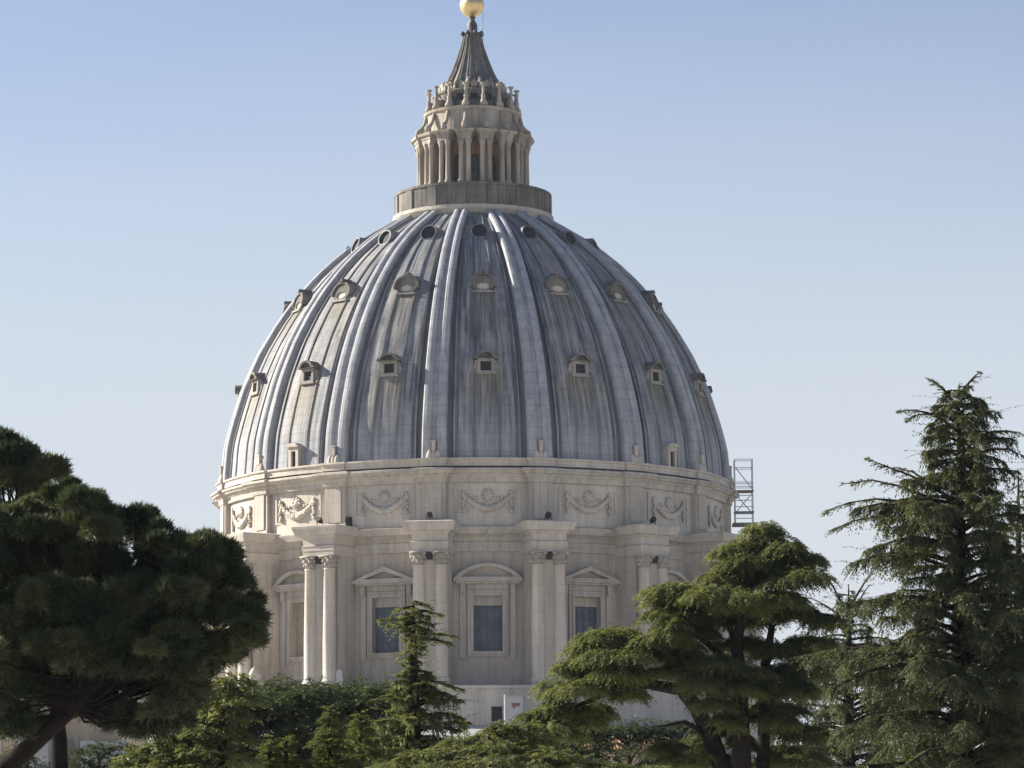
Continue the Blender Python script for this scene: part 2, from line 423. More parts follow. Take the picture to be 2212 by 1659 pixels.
# lowest dormers: square openings under curved hoods with side scrolls
r, phi, _ = dome_at(Z_LOW); yf = -(r+.55); z0 = Z_LOW
dorm = MB()
dorm.frame([(-1.02,z0),(1.02,z0),(1.02,z0+1.75),(-1.02,z0+1.75)], [(-.66,z0+.26),(.66,z0+.26),(.66,z0+1.40),(-.66,z0+1.40)], yf, yf+2.6)
dorm.box(-1.25, 1.25, yf-.16, yf+2.2, z0-.16, z0-.002)
for sgn in (-1, 1): dorm.slab([(sgn*x, z) for x, z in ([(1.03,z0+.1),(1.55,z0+.15),(1.62,z0+.6),(1.35,z0+1.1),(1.30,z0+1.5),(1.03,z0+1.6)][::sgn])], yf+.3, yf+1.6)
dob = dorm.build("dormer", M['dormer'], church)
hood = MB(); an_ = np.linspace(-1.35, 1.35, 11)
arcp = [(-1.5,z0+1.76),(-1.45,z0+1.98),(-1.05,z0+2.05)] + [(1.08*math.sin(a), z0+1.95+.78*math.cos(a)) for a in an_] + [(1.05,z0+2.05),(1.45,z0+1.98),(1.5,z0+1.76)]
arci = [(.98,z0+1.80),(.90,z0+1.90),(.86,z0+2.0)] + [(.80*math.sin(a), z0+1.90+.56*math.cos(a)) for a in an_[::-1]] + [(-.86,z0+2.0),(-.90,z0+1.90),(-.98,z0+1.80)]
hood.frame(arcp[::-1], arci, yf-.45, yf+2.9)
hood.slab([(-.98,z0+1.752),(.98,z0+1.752)]+arci, yf+.02, yf+2.5)
hood.build("hood", M['grey_stone'], dob)
op = MB(); op.box(-.70, .70, yf+.30, yf+.5, z0+.22, z0+1.44); op.build("opening", M['dark'], dob)
ring(dob, [bayang(k) for k in range(NB)])
# middle dormers: larger, shell hooded, with an oval light
r, phi, _ = dome_at(Z_MID); yf = -(r+.35); z0 = Z_MID; n = 24
outl = []
for i in range(n):
    a = 2*math.pi*i/n; x = 1.42*math.sin(a); z = -math.cos(a)
    z = z0+1.25 + (1.05*z if z < 0 else 1.30*z); outl.append((x*(1.0 if z < z0+1.3 else 1.0), z))
outl[n//2] = (0, z0+2.85)
mid = MB(); mid.frame(outl, ellipse(0, z0+1.0, .84, .46, n), yf, yf+3.4)
mob = mid.build("dormer", M['grey_stone'], church)
hd = MB(); arcs = [(1.72*math.sin(a), z0+1.25+1.62*math.cos(a)) for a in np.linspace(-1.75, 1.75, 17)]
inn = [(1.44*math.sin(a), z0+1.25+1.32*math.cos(a)) for a in np.linspace(-1.75, 1.75, 17)]
hd.slab(arcs + inn[::-1], yf-.22, yf+3.0)
hd.slab([(-.3,z0+2.85),(.3,z0+2.85),(.12,z0+3.25),(-.12,z0+3.25)], yf-.45, yf+1.5)
hd.build("hood", M['grey_stone'], mob)
sl_ = MB(); sl_.box(-1.35, 1.35, yf-.25, yf+.4, z0+.12, z0+.34); sl_.build("sill", M['dormer'], mob)
gl = MB(); gl.slab(ellipse(0, z0+1.0, .86, .48, 20)[::-1], yf+.18, yf+.3); gl.build("opening", M['pale'], mob)  # pale oval slab; the brightness of a lit interior is put into its colour
ring(mob, [bayang(k) for k in range(NB)])
# top row: round openings
r, phi, _ = dome_at(Z_TOP); yf = -(r+.30); z0 = Z_TOP
tb = MB(); tb.frame(ellipse(0, z0+.95, 1.02, 1.0, 24), ellipse(0, z0+.95, .88, .86, 24), yf, yf+3.4)
tob = tb.build("dormer", M['lead'], church)
gl = MB(); gl.slab(ellipse(0, z0+.95, .89, .87, 20)[::-1], yf+.30, yf+.40); gl.build("opening", M['dark'], tob)
ring(tob, [bayang(k) for k in range(NB)])
def settle(root, zb, k, lean, sink):
    yb = -dome_at(zb)[0]
    for o_ in [root] + list(root.children):
        for v_ in o_.data.vertices:
            v_.co.x *= k; v_.co.z = zb + (v_.co.z-zb)*k; v_.co.y = yb + (v_.co.y-yb)*k + sink + (v_.co.z-zb)*lean
settle(dob, Z_LOW, .90, .05, .0); settle(mob, Z_MID, .84, .24, -.06); settle(tob, Z_TOP, .95, .36, -.12)
# two little access doors at the foot of the dome
r, phi, _ = dome_at(ZL+.4); yf = -(r+.75)
ad = MB(); ad.frame([(-.75,ZL),(.75,ZL),(.75,ZL+2.2),(-.75,ZL+2.2)], [(-.36,ZL+.02),(.36,ZL+.02),(.36,ZL+1.75),(-.36,ZL+1.75)], yf, yf+1.6)
ad.slab([(-1.05,ZL+2.2),(1.05,ZL+2.2),(.5,ZL+2.62),(-.5,ZL+2.62)], yf-.25, yf+1.8)
ao = ad.build("access_door", M['pale'], church)
dd = MB(); dd.box(-.38, .38, yf+.3, yf+.4, ZL, ZL+1.78); dd.build("door_leaf", M['dark'], ao)
ring(ao, [bayang(-2), bayang(2)])

# swept rings with a break forward at every rib
def breaks(r_in, r_out, halfw, prof_, sub=8, close=True):
    mb = MB(); rows = []
    for k in range(NB):
        a = halfw/r_out; t = ribang(k)
        for (rr, th, s) in ((r_in, t-a, -1), (r_out, t-a, -1), (r_out, t, 0), (r_out, t+a, 1), (r_in, t+a, 1)):
            rows.append([((rr+d), th + s*d/r_out, z) for d, z in prof_])
        t2 = ribang(k+1) - a
        for q in range(1, sub): rows.append([((r_in+d), t+a + (t2-t-a)*q/sub, z) for d, z in prof_])
    m = len(prof_); n = len(rows)
    for rw in rows:
        for (rr, th, z) in rw: mb.v.append((rr*math.sin(th), -rr*math.cos(th), z))
    for i in range(n):
        j2 = (i+1) % n
        for j in range(m-1): mb.f.append((i*m+j, j2*m+j, j2*m+j+1, i*m+j+1))
    return mb
zl1 = zc(1005, 30.0); zk0 = zc(1010, 30.3); zk1 = zc(1024, 30.0)
mb = breaks(29.55, 29.85, 1.35, [(-1.6, ZL), (.28, ZL), (.30, ZL-.18), (.10, ZL-.30), (.10, zl1+.02), (-.15, zl1-.02)])
mb.build("dome_ledge", M['pale'], church)
mb = breaks(29.15, 29.62, 1.30, [(-.2, zl1-.03), (.98, zk0), (1.02, zk0-.22), (.80, zk0-.36), (.74, zk0-.50), (.42, zk1+.10), (.40, zk1-.05), (.18, zk1-.28), (.12, zk1-.75), (-.1, zk1-.80)])
mb.build("attic_cornice", M['trim'], church)
ZC = zc(1137, 29.6)                                # top of the drum's cornice between the buttresses
mb = MB(); mb.revolve([(28.9, ZC-.6), (28.9, zk1)], 160, caps=False); mb.build("attic_wall", M['pale'], church)
mb = MB(); mb.wrap([(-1.3,-28.6),(-1.3,-29.45),(1.3,-29.45),(1.3,-28.6)], [(.12,ZC-.3),(.12,ZC+.75),(0,ZC+.85),(0,zk1-.78)], cap=False)
mb.wrap([(-.85,-29.4),(-.85,-29.62),(.85,-29.62),(.85,-29.4)], [(0,ZC+.9),(0,zk1-.79)], cap=False)
ring(mb.build("attic_pilaster", M['stone'], church), [ribang(k) for k in range(NB)])
# carved festoons
zg = (zk1 + ZC)/2; mb = MB()
mb.frame([(-3.5,ZC+1.3),(3.5,ZC+1.3),(3.5,zk1-1.1),(-3.5,zk1-1.1)], [(-3.25,ZC+1.55),(3.25,ZC+1.55),(3.25,zk1-1.35),(-3.25,zk1-1.35)], 0, .12)
vs = []
for (x, y, z) in mb.v: a = x/28.9; rr = 29.02 - y; vs.append((rr*math.sin(a), -rr*math.cos(a), z))
mb.v = vs
gp = mb.build("relief_panel", M['pale'], church)
mb = MB()
def onwall(x, rr, z): return (rr*math.sin(x/28.9), -rr*math.cos(x/28.9), z)
for i in range(23):
    t = i/22*2-1; x = 2.35*t; z = zg+.55 - 1.35*(1-t*t); rr = .22 + .17*(1-t*t)
    mb.blob(onwall(x, 29.05, z), (rr*1.05, rr*.75, rr), i, 7, 5, .32)
for sgn in (-1, 1):
    for j in range(7): mb.blob(onwall(sgn*(2.55+.12*math.sin(j*2.1)), 29.05, zg+.95-.34*j), (.22, .18, .24), j+40, 6, 5, .3)
    for j in range(4): mb.blob(onwall(sgn*(1.15+.35*j), 29.0, zg+.35-.18*j+.25*(j % 2)), (.18, .12, .16), j+60, 6, 5, .3)
gs = mb.build("festoon", M['pale'], gp, True)
mb = MB(); mb.blob(onwall(0, 29.05, zg+.62), (.46, .22, .50), 5, 10, 7, .2)
for i in range(9): a = 2*math.pi*i/9; mb.blob(onwall(.52*math.cos(a), 29.0, zg+.64+.55*math.sin(a)), (.19, .18, .19), i, 6, 5, .2)
mb.blob(onwall(0, 29.15, zg+.45), (.2, .22, .16), 3, 6, 5)
mb.build("carved_head", M['pale'], gp, True)
ring(gp, [bayang(k) for k in range(NB)])

# drum wall with window openings
RW = 28.2; ZB = zc(1480, RW); ZF = zc(1190, RW)
zo0, zo1 = zc(1407, RW), zc(1287, RW); HO = 1.56
zs = [ZB, zo0, zo1, ZC-.35]
mb = MB()
for k in range(NB):
    a0, a1 = bayang(k)-STEP/2, bayang(k)+STEP/2; ao_ = HO/RW
    cols = list(np.linspace(a0, bayang(k)-ao_, 4)) + list(np.linspace(bayang(k)-ao_, bayang(k)+ao_, 4)) + list(np.linspace(bayang(k)+ao_, a1, 4))
    for c in range(len(cols)-1):
        if cols[c+1]-cols[c] < 1e-6: continue
        for q in range(3):
            if q == 1 and 4 <= c <= 6: continue
            p_ = [(RW*math.sin(t), -RW*math.cos(t), z) for t, z in ((cols[c], zs[q]), (cols[c+1], zs[q]), (cols[c+1], zs[q+1]), (cols[c], zs[q+1]))]
            mb.add(p_, [(0,1,2,3)])
mb.build("drum_wall", M['stone'], church)
mb = MB()
prf = [(27.9, ZF-.12), (28.42, ZF-.05), (28.42, ZF+.45), (28.50, ZF+.50), (28.50, ZF+.95), (28.36, ZF+1.0), (28.36, zc(1160, 29)), (28.6, zc(1157, 29)),
       (28.75, zc(1154.5, 29)), (29.15, zc(1152, 29.3)), (29.28, zc(1146, 29.4)), (29.42, zc(1140, 29.5)), (29.45, ZC), (28.7, ZC+.22)]
mb.revolve(prf, 192, caps=False); mb.build("drum_entablature", M['trim'], church)

def window(tri, pane_mat, name="window"):
    y = -RW*math.cos(HO/RW) - .02
    w = MB(); x, z0, z1 = HO, zo0, zo1; yw = -RW
    w.frame([(-x-.62,z0-.55),(x+.62,z0-.55),(x+.62,z1+.62),(-x-.62,z1+.62)], [(-x-.30,z0-.25),(x+.30,z0-.25),(x+.30,z1+.30),(-x-.30,z1+.30)], yw-.22, yw+.3)
    w.frame([(-x-.30,z0-.25),(x+.30,z0-.25),(x+.30,z1+.30),(-x-.30,z1+.30)], [(-x,z0),(x,z0),(x,z1),(-x,z1)], yw-.34, yw+1.15)
    for s in (-1, 1):
        w.box(s*(x+1.12)-.30, s*(x+1.12)+.30, yw-.10, yw+.4, z0-.9, z1+.9)
        w.box(s*(x+1.12)-.26, s*(x+1.12)+.26, yw-.42, yw+.3, z1+.2, z1+1.25)
    w.box(-x-.62, x+.62, yw-.12, yw+.3, z1+.66, z1+1.26)
    o = w.build(name, M['trim'], church)
    p = MB(); hw = 3.72; zp = z1+1.27; yo = yw-.95
    p.box(-hw+.25, hw-.25, yo+.35, yw+.4, zp, zp+.22); p.box(-hw, hw, yo, yw+.4, zp+.222, zp+.46)
    if tri:
        ap = zp+.47+1.55
        out_ = [(-hw, zp+.47), (hw, zp+.47), (0, ap)]; inn_ = [(-hw+1.35, zp+.70), (hw-1.35, zp+.70), (0, ap-.52)]
    else:
        hh = 1.62; an = np.linspace(1, -1, 15)
        out_ = [(-hw, zp+.47), (hw, zp+.47)] + [(hw*t*.985, zp+.55+hh*(1-t*t)**.8) for t in an]
        inn_ = [(-hw+.95, zp+.70), (hw-.95, zp+.70)] + [((hw-.85)*t*.985, zp+.72+(hh-.55)*(1-t*t)**.8) for t in an]
    p.frame(out_, inn_, yo, yw+.4)
    p.slab(inn_, yw-.18, yw+.3)
    p.build("pediment", M['trim'], o)
    g_ = MB()
    g_.box(-x, x, yw+.80, yw+.9, z0, z1-1.0 if pane_mat != 'shutter' else z1)
    pn = g_.build("pane", M[pane_mat], o)
    if pane_mat != 'shutter':
        g2 = MB(); g2.box(-x, x, yw+.55, yw+.9, z1-.998, z1); g2.build("lintel_panel", M['trim'], o)
        g3 = MB()
        for q in range(1, 4): g3.box(-x+2*x*q/4-.035, -x+2*x*q/4+.035, yw+.74, yw+.799, z0, z1-1.0)
        for q in range(1, 4): g3.box(-x, x, yw+.76, yw+.798, z0+q*1.2-.03, z0+q*1.2+.03)
        g3.build("glazing_bars", M['dark_lead'], o)
    return o
ring(window(False, 'bluepane'), [bayang(k) for k in (0, 4, 6, -4, -6, 8)])
ring(window(True, 'bluepane'), [bayang(k) for k in (-1, 1, 3, 5, -5, -7)])
ring(window(True, 'shutter'), [bayang(k) for k in (-3, 7)])
ring(window(False, 'shutter'), [bayang(k) for k in (-2, 2)])

# buttresses with paired columns
RB = 32.3; hwB = 1.98
zt, ze, zk, zcp = zc(1125, 33), zc(1143.5, 33), zc(1190, 32.5), zc(1218, 32.8)
zb_ = zc(1463, 32.8); zpl = zc(1474, 33)
b = MB(); b.box(-1.86, 1.86, -31.55, -27.9, ZB-1.5, zk+.05); b.box(-1.25, 1.25, -32.36, -31.551, ZB-1.5, zk)
bo = b.build("buttress", M['stone'], church)
e = MB(); pth = [(-hwB,-28.0),(-hwB,-RB-.42),(hwB,-RB-.42),(hwB,-28.0)]
hE = ze-zk
e.wrap(pth, [(.0,zk-.02),(.0,zk+hE*.22),(.07,zk+hE*.24),(.07,zk+hE*.44),(.16,zk+hE*.47),(-.03,zk+hE*.50),(-.03,zk+hE*.84),(.12,zk+hE*.87),(.25,zk+hE*.96),(.62,zk+hE*1.0),
             (.72,ze+(zt-ze)*.35),(.86,ze+(zt-ze)*.75),(.90,zt),(.2,zt+.14)])
e.build("entablature", M['pale'], bo)
pl = MB(); pl.wrap([(-hwB-.05,-28.0),(-hwB-.05,-RB-.55),(hwB+.05,-RB-.55),(hwB+.05,-28.0)], [(.2,ZB-1.6),(.2,zpl-.5),(.05,zpl-.35),(.05,zpl)])
pl.build("plinth", M['pale'], bo)
vt = MB(); vt.box(-.28, .28, -RB-.50, -32.363, zcp+.55, zk-.05); vt.build("capital_gap_shade", M['dark'], bo)  # dark block standing in for the shade in the gap between the capitals
for s in (-1, 1):
    c = MB(); rc = .72; x = s*1.21
    c.revolve([(rc*1.28,zpl),(rc*1.30,zpl+.18),(rc*1.18,zpl+.26),(rc*1.26,zpl+.42),(rc*1.05,zpl+.55),(rc,zpl+.7),(rc*1.01,zpl+(zcp-zpl)*.35),(rc*.86,zcp-.15),(rc*.95,zcp-.1),(rc*.95,zcp)], 20, (x,-RB))
    c.build("column", M['pale'], bo, True)
    q = MB(); hcp = zk-zcp
    q.revolve([(rc*.86,zcp),(rc*.95,zcp+hcp*.35),(rc*1.0,zcp+hcp*.6),(rc*1.25,zcp+hcp*.84)], 16, (x,-RB))
    for row, (zz, ro, cnt) in enumerate(((.28, .98, 8), (.58, 1.10, 8), (.86, 1.36, 4))):
        for i in range(cnt):
            a = 2*math.pi*(i+.5*(row % 2)+(.5 if row == 2 else 0))/cnt
            q.blob((x+rc*ro*math.sin(a), -RB-rc*ro*math.cos(a), zcp+hcp*zz), (.17,.17,.22) if row < 2 else (.24,.24,.20), i+row*9, 6, 5, .25)
    q.box(x-rc*1.25, x+rc*1.25, -RB-rc*1.25, -RB+rc*1.0, zcp+hcp*.88, zk-.025)
    q.build("capital", M['relief'], bo, True)
ring(bo, [ribang(k) for k in range(NB)])
# small dark hatch in the attic wall
hb = MB(); a = bayang(-1)-R(8.2); hb.box(-.30, .30, -29.35, -28.7, ZC+.3, ZC+1.45)
ho = hb.build("hatch", M['dark'], church); ho.rotation_euler = (0,0,a)

# stylobate and the church body under the drum
ZS = zc(1562, 34)
mb = MB(); mb.revolve([(34.1, ZS-14), (34.1, ZB-.75), (34.3, ZB-.70), (34.3, ZB-.35), (33.9, ZB-.3), (27, ZB-.1)], 128, caps=False)
mb.build("stylobate", M['pale'], church)
wn = MB(); wn.frame([(-.75,-.95),(.75,-.95),(.75,.95),(-.75,.95)], [(-.58,-.78),(.58,-.78),(.58,.78),(-.58,.78)], -34.2, -33.6)
wo = wn.build("small_window", M['pale'], church); wp = P(1073, 1542, D0-34); wo.location = (0,0,wp.z); wo.rotation_euler = (0,0,math.asin((wp.x-AX)/34.1))
wg = MB(); wg.box(-.57,.57,-34.14,-34.0,-.77,.77); wg.build("pane", M['dark'], wo)
mb = MB(); mb.box(-27, 26, -42, 60, 0, ZS-2.0); mb.build("church_body", M['stone'], church)
mb = MB(); mb.add([(-27.6,-42.6,ZS-1.99),(26.6,-42.6,ZS-1.99),(26.6,-34,ZS-.2),(-27.6,-34,ZS-.2),(26.6,60,ZS-.2),(-27.6,60,ZS-.2),(-27.6,-42.6,ZS-2.3),(26.6,-42.6,ZS-2.3),(26.6,60,ZS-2.3),(-27.6,60,ZS-2.3)],
        [(0,1,2,3),(3,2,4,5),(6,7,1,0),(7,8,4,2,1),(9,6,0,3,5),(8,9,5,4),(6,9,8,7)])
mb.build("roof", M['greyplaster'], church)

# ---------------- lantern
lan = empty("lantern", (0,0,0), church)
zr0, zr1, zr2 = zc(449, 9.3), zc(439, 9.2), zc(391, 9.1)
mb = MB()
mb.revolve([(8.6, zr0-1.2), (9.35, zr0-.05), (9.45, zr0+.1), (9.42, zr1-.05), (9.1, zr1)], 96, caps=False)
mb.build("sill_ring", M['trim'], lan)
mb = MB(); mb.revolve([(9.08, zr1-.02), (9.08, zr2-.36), (9.22, zr2-.30), (9.22, zr2-.02), (8.9, zr2), (6.0, zr2+.05)], 96, caps=False)
mb.build("parapet", M['grey_stone'], lan)
ps = MB(); ps.box(-.55, .55, -9.24, -9.0, zr1+.05, zr2-.38); ring(ps.build("parapet_pier", M['grey_stone'], lan), [ribang(k) for k in range(NB)])
zc0, zc1, ztp = zc(391, 6.5), zc(300, 6.5), zc(277, 6.9)
rcore = 5.2
# core wall with tall arched openings
mb = MB(); na = 10; zsp = zc0 + (zc1-zc0)*.60
for k in range(NB):
    c0 = bayang(k); ha = .52/rcore; pts_ = []
    def cp(a, z, rr=rcore): return (rr*math.sin(a), -rr*math.cos(a), z)
    zT = ztp-.3
    mb.add([cp(c0-STEP/2, zc0), cp(c0-ha, zc0), cp(c0-ha, zT), cp(c0-STEP/2, zT)], [(0,1,2,3)])
    mb.add([cp(c0+ha, zc0), cp(c0+STEP/2, zc0), cp(c0+STEP/2, zT), cp(c0+ha, zT)], [(0,1,2,3)])
    prev = None
    for i in range(na+1):
        t = -1+2*i/na; a = c0+ha*t; z = zsp+.52*math.sqrt(max(0, 1-t*t))
        if prev:
            mb.add([cp(prev[0], prev[1]), cp(a, z), cp(a, zT), cp(prev[0], zT)], [(0,1,2,3)])
            mb.add([cp(prev[0], prev[1]), cp(a, z), cp(a, z, rcore-.8), cp(prev[0], prev[1], rcore-.8)], [(3,2,1,0)])
        prev = (a, z)
    for s in (-1, 1): mb.add([cp(c0+s*ha, zc0), cp(c0+s*ha, zsp), cp(c0+s*ha, zsp, rcore-.8), cp(c0+s*ha, zc0, rcore-.8)], [(0,1,2,3)])
mb.build("core_wall", M['ochre'], lan)
mb = MB(); mb.revolve([(rcore-.75, zc0), (rcore-.75, zc1)], 48, caps=False); mb.build("glazing", M['bluepane'], lan)
# paired columns on radial piers
pr = MB(); pr.box(-.30, .30, -5.75, -5.1, zc0, zc1-.02); po = pr.build("pier", M['lantern'], lan)
e = MB(); hh = ztp-zc1
e.wrap([(-.80,-5.0),(-.80,-6.75),(.80,-6.75),(.80,-5.0)], [(0,zc1),(0,zc1+hh*.35),(.08,zc1+hh*.4),(.10,zc1+hh*.62),(.34,zc1+hh*.75),(.40,ztp-.1),(.42,ztp)])
e.build("pier_entablature", M['lantern'], po)
for s in (-1, 1):
    c = MB(); rc = .30; H = zc1-zc0
    c.revolve([(rc*1.35,zc0),(rc*1.35,zc0+.2),(rc*1.1,zc0+.35),(rc,zc0+.45),(rc*.87,zc0+H*.84),(rc*1.0,zc0+H*.845),(rc*1.05,zc0+H*.90),(rc*1.45,zc0+H*.97),(rc*1.5,zc1-.005)], 14, (s*.44,-6.32))
    c.build("column", M['lantern'], po, True)
ring(po, [ribang(k) for k in range(NB)])
mb = MB(); mb.revolve([(5.25, ztp-.5), (5.6, ztp-.35), (5.95, ztp-.05), (6.0, ztp+.08), (5.5, ztp+.2)], 64, caps=False); mb.build("cornice", M['lantern'], lan)
za0, za1 = zc(278, 5.5), zc(226, 5.5)
mb = MB(); mb.revolve([(5.5, za0-.3), (5.5, za1-.55), (5.72, za1-.4), (5.78, za1-.1), (5.4, za1+.02), (3.2, za1+.1)], 64, caps=False); mb.build("attic", M['lantern'], lan)
sc_ = MB()
pts_ = [(0,-6.5,ztp+.25),(0,-6.55,ztp+.7),(0,-6.2,ztp+1.0),(0,-5.85,ztp+1.5),(0,-5.6,za1-.6)]
sc_.tube(pts_, [.34,.36,.26,.22,.2], 8); sc_.blob((0,-6.5,ztp+.5), (.34,.42,.42), 3)
ring(sc_.build("scroll", M['lantern'], lan, True), [ribang(k) for k in range(NB)])
# candelabra round the foot of the spire
cd_ = MB(); z0 = za1
H = zc(176, 5.3) - za1
cd_.revolve([(.50,z0),(.50,z0+H*.12),(.34,z0+H*.2),(.24,z0+H*.34),(.30,z0+H*.42),(.16,z0+H*.5),(.20,z0+H*.7),(.13,z0+H*.8),(.16,z0+H*.86),(.36,z0+H*.93),(.38,z0+H*.96),(.10,z0+H)], 12, (0,-5.25))
cd_.slab([(-.16,z0),(.16,z0),(.16,z0+H*.3),(-.16,z0+H*.5)], -5.2, -4.3)
ring(cd_.build("candelabrum", M['lantern'], lan, True), [ribang(k) for k in range(NB)])
lw = MB(); lw.revolve([(4.35,za1),(4.35,zc(196,4.3)),(4.5,zc(194,4.4)),(4.5,zc(190,4.4)),(3.4,zc(186,3.5))], 48, caps=False); lw.build("upper_wall", M['grey_stone'], lan)
ow = MB(); ow.box(-.42,.42,-4.45,-4.2,zc(213,4.4),zc(200,4.4)); ring(ow.build("opening", M['dark'], lan), [bayang(k) for k in range(NB)])
# spire
sp = [(zc(188,3.4),3.85),(zc(173,3.2),3.14),(zc(148,2.7),2.40),(zc(125,2),1.84),(zc(97,1.5),1.28),(zc(74,1),.94),(zc(68,1),.88)]
mb = MB(); mb.revolve([(r_, z_) for z_, r_ in sp], 96, )
spo = mb.build("spire", M['lead'], church)
mb = MB()
for k in range(NB):
    for da, q in ((-.055, 1), (.055, 1)):
        mb.tube([((r_+.06)*math.sin(ribang(k)+da), -(r_+.06)*math.cos(ribang(k)+da), z_) for z_, r_ in sp], [.17-.10*j/6 for j in range(7)], 6)
mb.build("spire_rib", M['grey_stone'], spo, True)
vo = MB(); vo.blob((0,-3.72,zc(180,3.6)), (.30,.34,.52), 3, 8, 6, .2); vo.blob((0,-3.45,zc(171,3.4)), (.20,.24,.36), 4, 7, 5, .2); vo.box(-.16,.16,-4.05,-3.3,zc(190,3.6)-.2,zc(182,3.6))
ring(vo.build("volute", M['lantern'], spo, True), [ribang(k) for k in range(NB)])
ga = MB(); ga.box(-.34,.34,-3.95,-3.2,zc(188,3.6),zc(180,3.6)); ga.slab([(-.46,zc(180,3.6)+.001),(.46,zc(180,3.6)+.001),(0,zc(172,3.5))], -4.0, -3.0)
ring(ga.build("gablet", M['lantern'], spo), [bayang(k) for k in range(NB)])
mb = MB(); zz = zc(71, 1)
mb.revolve([(.75, zz-1.6), (.78, zz-.2), (1.0, zz), (1.0, zz+.18), (.62, zz+.3), (.60, zc(50,.6)), (.42, zc(46,.4)), (.30, zc(41,.3)), (.34, zc(39,.3)), (.42, zc(37,.3))], 20)
for i in range(8):
    a = 2*math.pi*i/8+.3; mb.blob((1.22*math.sin(a), -1.22*math.cos(a), zz+.1), (.24,.24,.26), i, 7, 5, .15); mb.tube([(.9*math.sin(a),-.9*math.cos(a),zz-1.6),(1.1*math.sin(a),-1.1*math.cos(a),zz-.1)], .11, 6)
mb.build("spire_crown", M['dark_lead'], spo, True)
mb = MB(); rbz = zc(12,0); mb.revolve([(1.44*math.sin(b), rbz-1.44*math.cos(b)) for b in np.linspace(.02, math.pi-.02, 20)], 32)
mb.revolve([(1.47, rbz-.08), (1.50, rbz), (1.47, rbz+.08)], 32, caps=False)
mb.build("gilded_ball", M['gold'], spo, True)
pr_ = P(1043, 100, D0); pt = P(1043, -20, D0)
mb = MB(); mb.tube([(pr_.x-AX, 0, pr_.z-1), (pt.x-AX, 0, pt.z)], .045, 6); mb.build("lightning_rod", M['metal'], spo)

# ------------------------------------------------------------------ smaller buildings and things
# scaffold tower at the right edge of the drum
def sp_(px, py, Y=D0-3): return P(px, py, Y)
sA, sB = sp_(1588, 1131), sp_(1624, 994); w_, h_ = sB.x-sA.x, sB.z-sA.z
sc = empty("scaffold_tower", (sA.x, D0-4, sA.z)); tag(sc, "grey steel scaffold tower with railings against the right edge of the dome", "scaffold")
Dp = 1.7; deck = sp_(1600, 1062).z - sA.z
for x in (0, w_):
    for y in (0, Dp):
        m_ = MB(); m_.tube([(x, y, 0), (x, y, h_)], .05, 6); m_.build("standard", M['metal'], sc)
for zz in (h_, h_-.95, deck+1.0, deck+.5):
    m_ = MB()
    for y in (0, Dp): m_.tube([(0, y, zz), (w_, y, zz)], .04, 6)
    for x in (0, w_): m_.tube([(x, 0, zz), (x, Dp, zz)], .04, 6)
    m_.build("guard_rail", M['metal'], sc)
for zz in (deck, deck*.34):
    m_ = MB(); m_.box(-.1, w_+.1, -.1, Dp+.1, zz-.10, zz+.06); m_.build("deck", M['plank'], sc)
m_ = MB(); m_.tube([(.1, 0, h_-1.0), (w_, 0, deck+.1)], .06, 6); m_.build("brace", M['metal'], sc)
for (q0, q1, yy) in ((deck-.2, deck*.34, Dp), (deck*.34, deck-.2, 0)):
    m_ = MB(); m_.tube([(.1, yy, q0), (w_, yy, q1)], .06, 6); m_.build("brace", M['metal'], sc)
for zz in (.5, 1.1, deck*.5, deck*.7, deck*.85):
    m_ = MB(); m_.tube([(0, 0, zz), (w_, 0, zz)], .05, 6); m_.build("ledger", M['metal'], sc)
m_ = MB(); m_.box(-.3, w_+.35, -.3, Dp+.3, -.32, -.02); m_.build("base_deck", M['plank'], sc)

# floodlights on the buttress cornices
labs = {-1: "dark floodlight on the cornice above the sunlit free columns", 0: "dark floodlight on the cornice left of the middle window", 1: "dark floodlight on the cornice right of the middle window", 2: "dark floodlight on the cornice farthest right, over the cedar"}
fl0 = None
for k, lab in labs.items():
    a = ribang(k)
    if fl0 is None:
        fl = empty("floodlight"); m_ = MB(); m_.revolve([(.04,0),(.26,.02),(.30,.25),(.34,.55),(.30,.60)], 14); hd_ = m_.build("lamp_head", M['black'], fl)
        hd_.rotation_euler = (R(60), 0, 0); hd_.location = (0, .25, .42)
        m_ = MB(); m_.box(-.36,-.30,-.05,.05,0,.6); m_.box(.30,.36,-.05,.05,0,.6); m_.box(-.36,.36,-.12,.12,0,.06); m_.build("bracket", M['black'], fl); fl0 = fl
    else: fl = copy_tree(fl0)
    fl.location = (AX+32.4*math.sin(a), D0-32.4*math.cos(a), zt+.12); fl.rotation_euler = (0,0,a)
    tag(fl, lab, "floodlight", "floodlights on the buttress cornices")

# white roof cabin with a red mark, on a low terrace in front of the drum
c = P(1111, 1556, D0-38); kz = P(1111, 1506, D0-38).z
kb = empty("roof_cabin", (c.x, D0-38, c.z-3)); tag(kb, "small white roof cabin with a faded red triangle mark below the drum", "cabin")
m_ = MB(); m_.box(-.90, .90, 0, 2.0, 0, kz-c.z+3); m_.build("body", M['white'], kb)
m_ = MB(); m_.box(-1.02, 1.02, -.1, 2.1, kz-c.z+3.002, kz-c.z+3.15); m_.build("cap", M['greyplaster'], kb)
m_ = MB(); zt_ = P(1111, 1519, D0-38).z-c.z+3
m_.slab([(-.32, zt_), (-.05, zt_-.62), (.12, zt_-.36), (.62, zt_-.30), (.62, zt_)], -.05, -.001); m_.build("red_mark", M['red'], kb)
p0 = P(1092, 1570, D0-39.5); p1 = P(1094, 1505, D0-39.5)
m_ = MB(); m_.tube([(0,0,-8), (0,0,p1.z-p0.z)], .14, 10); m_.revolve([(.18,p1.z-p0.z-.001),(.18,p1.z-p0.z+.08),(.05,p1.z-p0.z+.2)], 10)
tag(m_.build("white_post", M['white'], None, False, p0), "white post beside the small roof cabin", "post")

